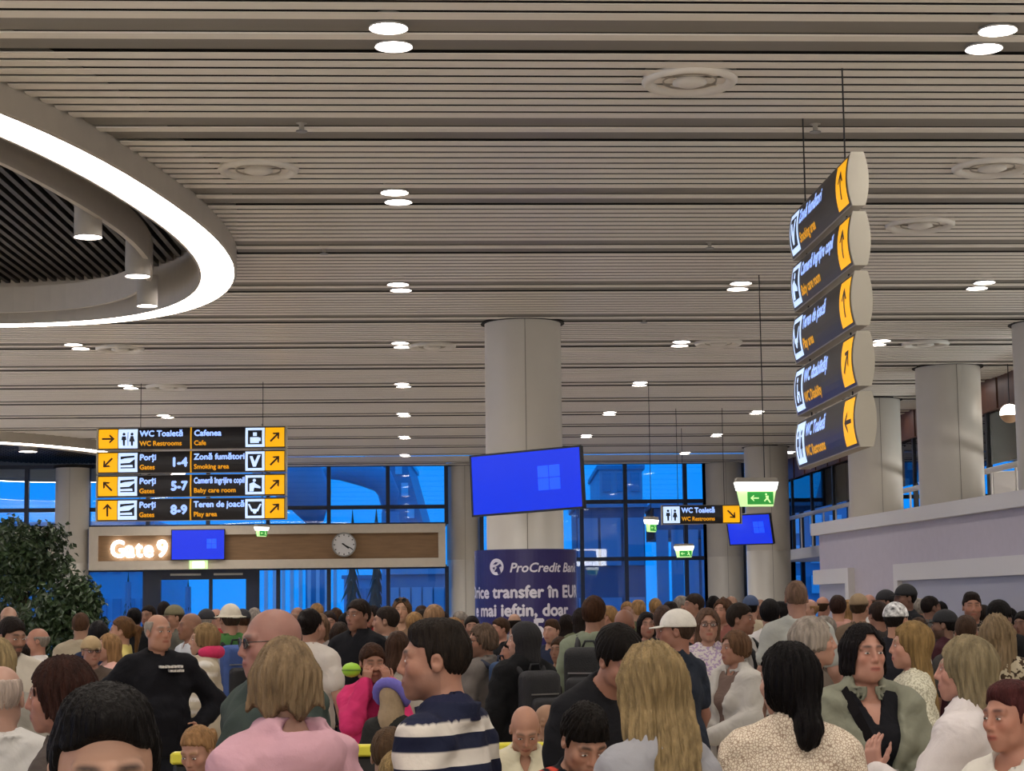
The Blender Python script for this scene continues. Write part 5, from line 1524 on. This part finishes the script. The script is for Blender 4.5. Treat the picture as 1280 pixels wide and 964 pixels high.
    I['R'] = person(449, 749, 14.6, -40, 'man in a black coat with a yellow badge', skin='9c6c54', hair='short', haircol='241a14', top='coat', col='141418', pattern=pat_block(lambda V: ((V[:, 0] + .09) ** 2 + (V[:, 2] - 1.17) ** 2 < .006) & (V[:, 1] < 0), 'd89a20'))
    I['U'] = person(604, 780, 12.9, -125, 'curly grey-brown haired man wearing the blue hiking backpack', skin='a8745a', hair='curly', haircol='5c4c40', hlen=.05, clump=.007, top='shirt', col='6a6460', hy=50, hp=6, beard=.4, fo=1.15)
    glasses(I['U'], '3a2c28')
    backpack(I['U'], '2c4468', 'blue hiking backpack worn by the curly-haired man', .34, .56, .2, '1c2438')
    I['V'] = person(656, 778, 12.0, -150, 'woman in a black head scarf and jacket before the bank advert', skin='c09078', fem=1, hair='scarf', hatcol='121014', top='jacket', col='161618', hy=62)
    backpack(I['V'], '1c1c20', 'black backpack worn by the woman in the black scarf', .3, .46, .16)
    I['X'] = person(656, 882, 9.15, 4, 'bald man in a cream shirt seated with his head bowed', skin='bb8468', hair='ring', ringtop=.01, vol=.003, haircol='6a5648', seated=True, hp=34, top='shirt', col='cfc8ae', arms=LAP, brow='6a5648', vneck=.10)
    I['Y'] = person(684, 879, 10.6, 60, 'tan shaven-headed child standing behind the bald man in cream', skin='a87c5c', hair='bald', hs=1.25, hp=10, top='tee', col='8a6e54')
    I['Z'] = person(730, 877, 5.8, 22, 'dark-haired youth looking down in a black polo with red shoulder stripes', skin='b9846a', hair='quiff', haircol='14100e', vol=.02, clump=.005, hp=34, hs=1.06, line=(.06, .045, -.02, -.06), top='polo', col='14161c', pattern=pat_block(lambda V: (V[:, 2] > 1.36) & (np.abs(np.abs(V[:, 0]) - .105) < .012) | (V[:, 2] > 1.36) & (np.abs(np.abs(V[:, 0]) - .145) < .008), 'c84838'))
    I['AA'] = person(815, 803, 5.0, -130, 'woman with long blonde hair from behind in a grey top', skin='c09a84', fem=1, hair='long', haircol='7a684a', hw=.098, vol=.02, hlen=.40, clump=.004, hy=-32, hp=14, top='tee', col='8e8e94', sleeve=.9)
    I['AB'] = person(773, 779, 6.9, 38, 'man with black hair leaning his head down in a black t-shirt', skin='b57c62', hair='short', haircol='14100e', vol=.014, hp=32, hr=-14, top='tee', col='17171b', pattern=pat_block(lambda V: (V[:, 1] < 0) & (np.abs(V[:, 0]) < .1) & (np.abs(V[:, 2] - 1.2) < .045) & (np.sin(V[:, 0] * 90) > -.2), 'c0bcb8'), bend=.05)
    I['AC'] = person(751, 853, 10.3, -165, 'small fair-haired child from behind in a white blouse', skin='c8987e', fem=1, hair='short', haircol='cfc0a2', vol=.01, hs=1.22, top='blouse', col='cfcac4', eyes=False)
    I['AD'] = person(780, 760, 13.8, 170, 'bald man seen from behind beyond the leaning man', skin='9a6650', hair='bald', haircol='4a3a30', top='tee', col='34343a')
    I['AE'] = person(742, 745, 13.2, 165, 'brown-haired man in an olive shirt with a black backpack', skin='a8785e', hair='short', haircol='3c2618', top='shirt', col='7e8672')
    backpack(I['AE'], '1a1a1c', 'black backpack on the man in the olive shirt', .31, .5, .18, '222226', zc=1.16)
    I['AF'] = person(847, 763, 10.8, -125, 'man in a white baseball cap and navy t-shirt facing left', skin='a06a54', hair='cap', hatcol='d8d4cc', haircol='3a2c24', top='tee', col='262c38', hy=32, w=1.08)
    shoulder_bag(I['AF'], 1, '1c1a1c', 'black shoulder bag with a white tag beside the man in the white cap', zc=1.02, w=.4, h=.34)
    rt = I['AF']['root']
    tg = empty('luggage_tag', to_world(I['AF'], (.37, .10, 1.16)), rt.rotation_euler.z + .5, 'white luggage tag on the black shoulder bag', 'tag')
    MB().box((-.085, -.004, -.05), (.085, .004, .05), .003).build('card', M['white'], tg).rotation_euler = (0, R(-14), 0); MB().tube([(-.07, 0, .03), (-.1, .02, .1)], .003, 5).build('string', M['black'], tg)
    I['AG'] = person(920, 788, 11.8, -50, 'older brown-haired woman in a pale cardigan looking left', skin='b07c62', fem=1, hair='bob', haircol='5a4230', hlen=.05, fringe=.07, top='jacket', col='b6b2ac', under='6a5850', open=.03, arms=LAP, hy=-10)
    # ---- right
    I['AH'] = person(986, 803, 5.75, 178, 'woman with black hair tied low at the neck in a cream lace blouse', skin='bd8e78', fem=1, hair='bun', bigbun=True, haircol='0d0a0b', vol=.02, clump=.004, top='tee', sleeve=.9, col='9c8878', fabric=('d6cab8', 95, 'cells'), w=1.06, hy=42, wr=.005)
    I['AI'] = person(995, 726, 13.9, 178, 'tall man from behind in a pale grey t-shirt above the crowd', skin='a87a66', hair='crop', haircol='6a5446', vol=.005, top='tee', col='a9aba6')
    I['AJ'] = person(1013, 771, 8.9, 92, 'grey-haired woman in profile facing right with an earring', skin='bd8a72', fem=1, hair='bob', haircol='8c8278', hlen=.055, fringe=.07, top='blouse', col='5a5048')
    I['AK'] = person(1077, 780, 7.5, 22, 'woman with a black bob and khaki jacket with a dark strap across', skin='bb836c', fem=1, hair='bob', haircol='110d0e', hlen=.075, hw=.088, fo=1.12, open=.05, fringe=.088, top='jacket', col='7e7f70', under='15151a', w=1.2, vneck=.12, uv=.14, arms=LAP, showhands=(1,), hy=6, fat=1)
    rt = I['AK']['root']
    e = empty('bag_strap', rt.location, rt.rotation_euler.z, 'dark bag strap crossing the khaki jacket', 'strap'); e.scale = rt.scale
    pts = [V3(-.12, .08, 1.485), V3(-.118, -.03, 1.482), V3(-.105, -.145, 1.38), V3(-.04, -.195, 1.22), (V3(.05, -.185, 1.06)), V3(.15, -.15, .95)]
    sv = []; sf = []
    for k, p_ in enumerate(pts):
        for a_, b_ in ((-1, 0), (1, 0), (1, .006), (-1, .006)): sv.append(tuple(float(v) for v in p_ + V3(.017 * a_, b_ if k < 1 else -b_, .014 * a_)))
    for k in range(len(pts) - 1):
        for q in range(4): sf.append((k * 4 + q, k * 4 + (q + 1) % 4, k * 4 + 4 + (q + 1) % 4, k * 4 + 4 + q))
    mesh_obj('webbing', sv, sf, mat('dark webbing', '141214', .9, spec=.1), e); MB().box((.0, -.215, 1.10), (.05, -.19, 1.15)).build('buckle', M['steel'], e)
    I['AL'] = person(1141, 777, 9.1, -82, 'woman with long golden hair in profile wearing a white lace top', skin='c48c74', fem=1, hair='long', haircol='7c6440', hw=.088, hlen=.36, vol=.014, top='blouse', col='d0ccb8', fabric=('a8a490', 90, 'noise'))
    I['AM'] = person(1209, 795, 6.5, -104, 'blonde woman in a white blazer with one hand raised', skin='bd8672', fem=1, hair='shoulder', haircol='786c54', hw=.090, vol=.015, hlen=.22, top='blazer', col='cdc6c6', wr=.004, arms=(DOWN, lambda s: (V3(.24 * s, -.13, 1.12), V3(.19 * s, -.30, 1.24), V3(-.05 * s, -.15, 1), V3(-.9 * s, .4, 0), .45)), showhands=(1,), hy=12, w=1.05)
    I['AN'] = person(1264, 850, 5.6, -38, 'woman with short reddish hair looking left at the right edge', skin='b47a62', fem=1, hair='quiff', haircol='3c1c1c', vol=.014, line=(.088, .056, -.02, -.06), top='tank', col='cfcac2', hy=-8, hp=4)
    # ---- second ring, right side
    I['R1'] = person(1047, 744, 19.5, 175, 'brown-haired person with a pink scarf from behind near the partition', hair='short', haircol='2e1e18', vol=.016, top='hoodie', col='b08478')
    I['R2'] = person(1073, 743, 17.6, 160, 'man in a tan cap seen from behind near the partition', hair='cap', hatcol='8a7458', haircol='3a2c20', top='tee', col='6c5c4c')
    I['R3'] = person(1098, 752, 16.6, -150, 'dark-haired person between the tan cap and black cap men', hair='short', haircol='2a1e18', top='tee', col='44403e', skin='9c6c54')
    I['R4'] = person(1132, 731, 18.6, -60, 'tall man in a black baseball cap by the partition', hair='cap', hatcol='141418', haircol='1a1512', top='jacket', col='18181c', skin='7c5644')
    I['R5'] = person(1107, 738, 20.5, -70, 'man in a dark cap just left of the black cap man', hair='cap', hatcol='1c1a1e', haircol='1a1512', top='tee', col='2c2a2e', skin='8a6250')
    I['R6'] = person(1119, 754, 13.4, 150, 'person in a black and white patterned cap with white sleeves', hair='cap', hatcol='b8b8b8', hatvar=.9, visorcol='28282c', haircol='1c1614', top='tee', col='24242a', pattern=pat_block(lambda V: np.abs(V[:, 0]) > .17, 'c8c4c0'))
    I['R7'] = person(1162, 745, 19.5, 120, 'short dark-haired man against the partition', hair='crop', haircol='1c1614', vol=.008, top='tee', col='50504e', skin='7c5644')
    I['R8'] = person(1181, 763, 14.9, -100, 'man in a black cap with a maroon hood behind the blonde women', hair='cap', hatcol='16161a', haircol='141010', top='hoodie', col='3a1c24', skin='86604c', beard=.6)
    I['R9'] = person(1214, 740, 16.3, 8, 'dark-haired man facing the camera near the right partition', hair='quiff', haircol='1e1612', vol=.012, top='shirt', col='8c8074', fabric=('2c2824', 40, 'noise'), skin='b07a60', beard=.35)
    I['R10'] = person(1248, 750, 14.2, 150, 'black-haired bearded man in a black jacket at right', hair='short', haircol='0f0c0c', vol=.02, top='jacket', col='141416', skin='7e5a48')
    I['R11'] = person(1207, 769, 12.6, 175, 'brown cropped head behind the white blazer woman', hair='crop', haircol='3c2c22', vol=.006, top='tee', col='3c3a38', skin='a0705a')
    I['R12'] = person(1245, 768, 11.2, 172, 'person wrapped in a patterned brown and cream shawl', fem=1, hair='mane', haircol='7c6a52', hlen=.24, hw=.11, vol=.02, clump=.006, top='blouse', col='b4a890', fabric=('3c2e22', 34, 'noise'))
    I['R13'] = person(1279, 764, 16.5, -30, 'dark-haired man cut off by the right edge', hair='short', haircol='141010', top='jacket', col='18181a', skin='805a48')
    I['R14'] = person(1190, 772, 17.2, 40, 'person in a dark maroon top behind the cap man', hair='short', haircol='1c1412', top='hoodie', col='40202a', skin='86604c')
    # ---- second ring, middle right
    I['S1'] = person(962, 749, 15.6, 176, 'black-haired man in white from behind right of middle', hair='short', haircol='100d0e', vol=.014, top='tee', col='c8c4c2', skin='a8785e')
    I['S2'] = person(924, 754, 14.4, 70, 'dark-haired man in a white shirt with a black backpack', hair='short', haircol='28201a', vol=.014, top='shirt', col='c4c0bc', skin='a06e56')
    backpack(I['S2'], '1c1c22', 'black backpack on the man in the white shirt', .28, .42, .14)
    I['S3'] = person(884, 760, 13.2, 6, 'woman in glasses with long brown hair and a white top', fem=1, hair='long', haircol='5c4638', hw=.085, hlen=.3, top='tee', col='cfc8c6', fabric=('a894b4', 50, 'noise'), skin='b8866e')
    glasses(I['S3'], '2a2024')
    I['S4'] = person(904, 748, 18.6, -30, 'woman with curly brown hair further back right of the cap man', fem=1, hair='curly', haircol='4a3426', clump=.007, top='tee', col='7a4c44', skin='b07c62')
    I['S5'] = person(868, 742, 20.5, -70, 'man further back beside the far slim column', hair='short', haircol='30241c', top='shirt', col='c2bca8', skin='a4745c')
    I['S6'] = person(829, 757, 14.2, 178, 'dark cropped man just behind the white cap', hair='crop', haircol='4a3830', vol=.006, top='tee', col='1a1a20', skin='9a6a54')
    I['S7'] = person(808, 765, 16.8, 10, 'woman with long black hair facing the camera behind the white cap man', fem=1, hair='long', haircol='15100f', hlen=.28, top='tee', col='3c3438', skin='b07c64')
    # ---- second ring, left and middle left
    I['T1'] = person(101, 766, 17.2, 172, 'short-haired man from behind in a beige t-shirt by the ficus', hair='crop', haircol='4a3426', vol=.008, top='tee', col='b0a48e', skin='b08468')
    I['T2'] = person(123, 776, 16.2, 165, 'dark-haired person in navy from behind next to the ficus', hair='short', haircol='1c1a1c', vol=.016, top='tee', col='24304a', skin='a07860')
    I['T3'] = person(154, 771, 15.4, -100, 'woman with brown hair and a pale yellow top behind the black sweatshirt', fem=1, hair='pony', haircol='5a4028', top='tee', col='d0c074', skin='b8866a')
    I['T4'] = person(114, 796, 13.9, 15, 'older man in a flat brown cap with glasses at left', hair='cap', hatcol='a8916c', visorcol='8a7350', haircol='7a6a58', top='shirt', col='584c44', skin='b4806a')
    glasses(I['T4'], '3a2a22')
    I['T5'] = person(137, 792, 14.8, -70, 'woman in a pink blouse between the flat cap and black sweatshirt', fem=1, hair='shoulder', haircol='8a6a48', top='blouse', col='d0a498', skin='bd8c74')
    I['T6'] = person(11, 757, 16.8, 0, 'man by the ficus at the left edge looking toward the camera', hair='ring', ringtop=.05, haircol='7a6c5c', top='shirt', col='7c7468', skin='b88a70')
    I['T7'] = person(218, 757, 19.6, -60, 'man in an olive cap far behind the black sweatshirt', hair='cap', hatcol='6c664c', haircol='3a2e24', top='tee', col='5c5a50', skin='a8785e')
    I['T8'] = person(387, 761, 13.3, 150, 'woman with a dark ponytail and white top right of the bald man', fem=1, hair='bun', haircol='16100f', top='tee', col='ccc4bc', skin='b5826a')
    I['T9'] = person(400, 767, 17.0, -10, 'woman with light brown hair right of the dark ponytail', fem=1, hair='shoulder', haircol='6a5240', top='tee', col='8a8480', skin='b8866e')
    I['T10'] = person(411, 764, 19.0, 0, 'dark-haired man in a pale blue shirt left of the black coat man', hair='short', haircol='241a16', top='shirt', col='a0b0c4', skin='a87860')
    I['T11'] = person(425, 778, 15.8, 160, 'person in a leopard patterned top beside the black coat man', fem=1, hair='shoulder', haircol='2c2018', top='blouse', col='8a6c4a', fabric=('241a14', 60, 'noise'), skin='a87860')
    I['T12'] = person(502, 747, 19.2, -5, 'man with sunglasses pushed up and tousled hair in the far crowd', hair='curly', haircol='5c4430', clump=.006, top='tee', col='7c6450', skin='c09070')
    glasses(I['T12'], '1a1414', True, True)
    I['T13'] = person(543, 756, 17.0, 150, 'fair brown-haired person from behind left of the advert', fem=1, hair='short', haircol='8a6c50', vol=.02, top='tee', col='58504c', skin='b08468')
    I['T14'] = person(529, 762, 20.4, -80, 'dark-haired person just behind the fair brown hair', hair='short', haircol='1c1512', top='jacket', col='2c2a2c', skin='a87860')
    I['T15'] = person(590, 770, 19.4, 0, 'dark-haired man facing the camera beside the advert column', hair='short', haircol='1a1412', top='tee', col='3a3a40', skin='ac7c64', beard=.4)
    return I
def far_crowd():
    """people deeper in the hall whose heads fill the band below the glazing"""
    rnd = random.Random(11)
    spots = [(48, 784, 15.4), (168, 760, 20.5), (186, 757, 22.5), (205, 752, 24), (258, 762, 19.2), (270, 760, 23), (303, 762, 20), (318, 760, 22.6), (372, 758, 21.5), (396, 754, 24.5), (420, 760, 21.8), (436, 765, 18.2), (466, 757, 21), (518, 765, 17.8), (527, 757, 24), (553, 764, 20.8), (566, 772, 16.5), (575, 764, 23), (626, 772, 18.6), (643, 766, 20.2), (690, 774, 17.4), (708, 768, 20.3), (726, 760, 18.8), (760, 757, 20.0), (784, 752, 23.5), (798, 750, 21.6), (819, 748, 24.5), (838, 752, 18.9), (852, 745, 23), (892, 745, 24), (914, 744, 21.8), (938, 745, 20.2), (950, 748, 23.6), (975, 752, 18.0), (1012, 748, 21.4), (1028, 745, 22.6), (1060, 750, 22.0), (1086, 742, 23.4), (1148, 748, 21.8), (1175, 752, 22.4), (1228, 756, 18.4), (1262, 760, 19.2), (20, 800, 13.6), (640, 800, 15.6), (700, 796, 14.6), (450, 790, 17.2), (330, 775, 17.8), (570, 800, 14.6), (860, 780, 16.2), (1148, 772, 16.2), (1030, 770, 15.2)]
    cols = [('dark grey', '34343a'), ('navy', '22283c'), ('white', 'c6c2be'), ('beige', 'b0a48c'), ('black', '17171a'), ('pale blue', '8ea2bc'), ('olive', '5c6048'), ('red', '8c2c30'), ('brown', '5c4434'), ('grey', '7c7c80')]
    hcs = [('dark', '1c1512'), ('brown', '3c2a1e'), ('fair', '8c6c48'), ('grey', '827a72'), ('black', '0f0c0c')]
    used = {}
    nearby = ['left', 'middle', 'right']
    for k, (x, y, d) in enumerate(spots):
        fem = rnd.random() < .45
        cn, cc = cols[(k * 3 + rnd.randrange(3)) % len(cols)]; hn, hcol = hcs[rnd.randrange(5)]
        st = rnd.choice(['shoulder', 'long', 'pony', 'bob', 'bun'] if fem else ['short', 'crop', 'short', 'ring', 'cap', 'quiff'])
        yaw = rnd.choice((170, 180, -170, 150, -150, 20, -30, 90, -90, 0, -60))
        stn = {'shoulder': 'shoulder-length %s hair', 'long': 'long %s hair', 'pony': 'a %s ponytail', 'bob': 'a %s bob', 'bun': '%s hair in a bun', 'short': 'short %s hair', 'crop': 'cropped %s hair', 'ring': 'thinning %s hair', 'cap': 'a cap over %s hair', 'quiff': 'brushed-up %s hair'}[st] % hn
        where = (('by the ficus', 'below the left gate sign', 'left of the bald man', 'before the gate glazing', 'left of the advert column', 'before the advert column', 'right of the advert', 'below the toilets sign', 'before the far columns', 'near the tall man', 'by the partition end', 'along the partition', 'at far right')[min(12, int(x // 99))])
        lab = '%s with %s in %s, far back %s' % ('woman' if fem else 'man', stn, cn, where.replace('far back ', ''))
        person(x, y, d, yaw, lab, skin=rnd.choice(('b08468', 'a4745c', 'bd8c74', '94684f', 'b87f66')), fem=1 if fem else 0, hair=st, haircol=hcol, hatcol=rnd.choice(('1c1c22', 'c4beb0', '3a4a6a')), top=rnd.choice(('tee', 'shirt', 'jacket', 'tee')), col=cc, eyes=False, group='distant travellers')
PEOPLE = main_people()
far_crowd()
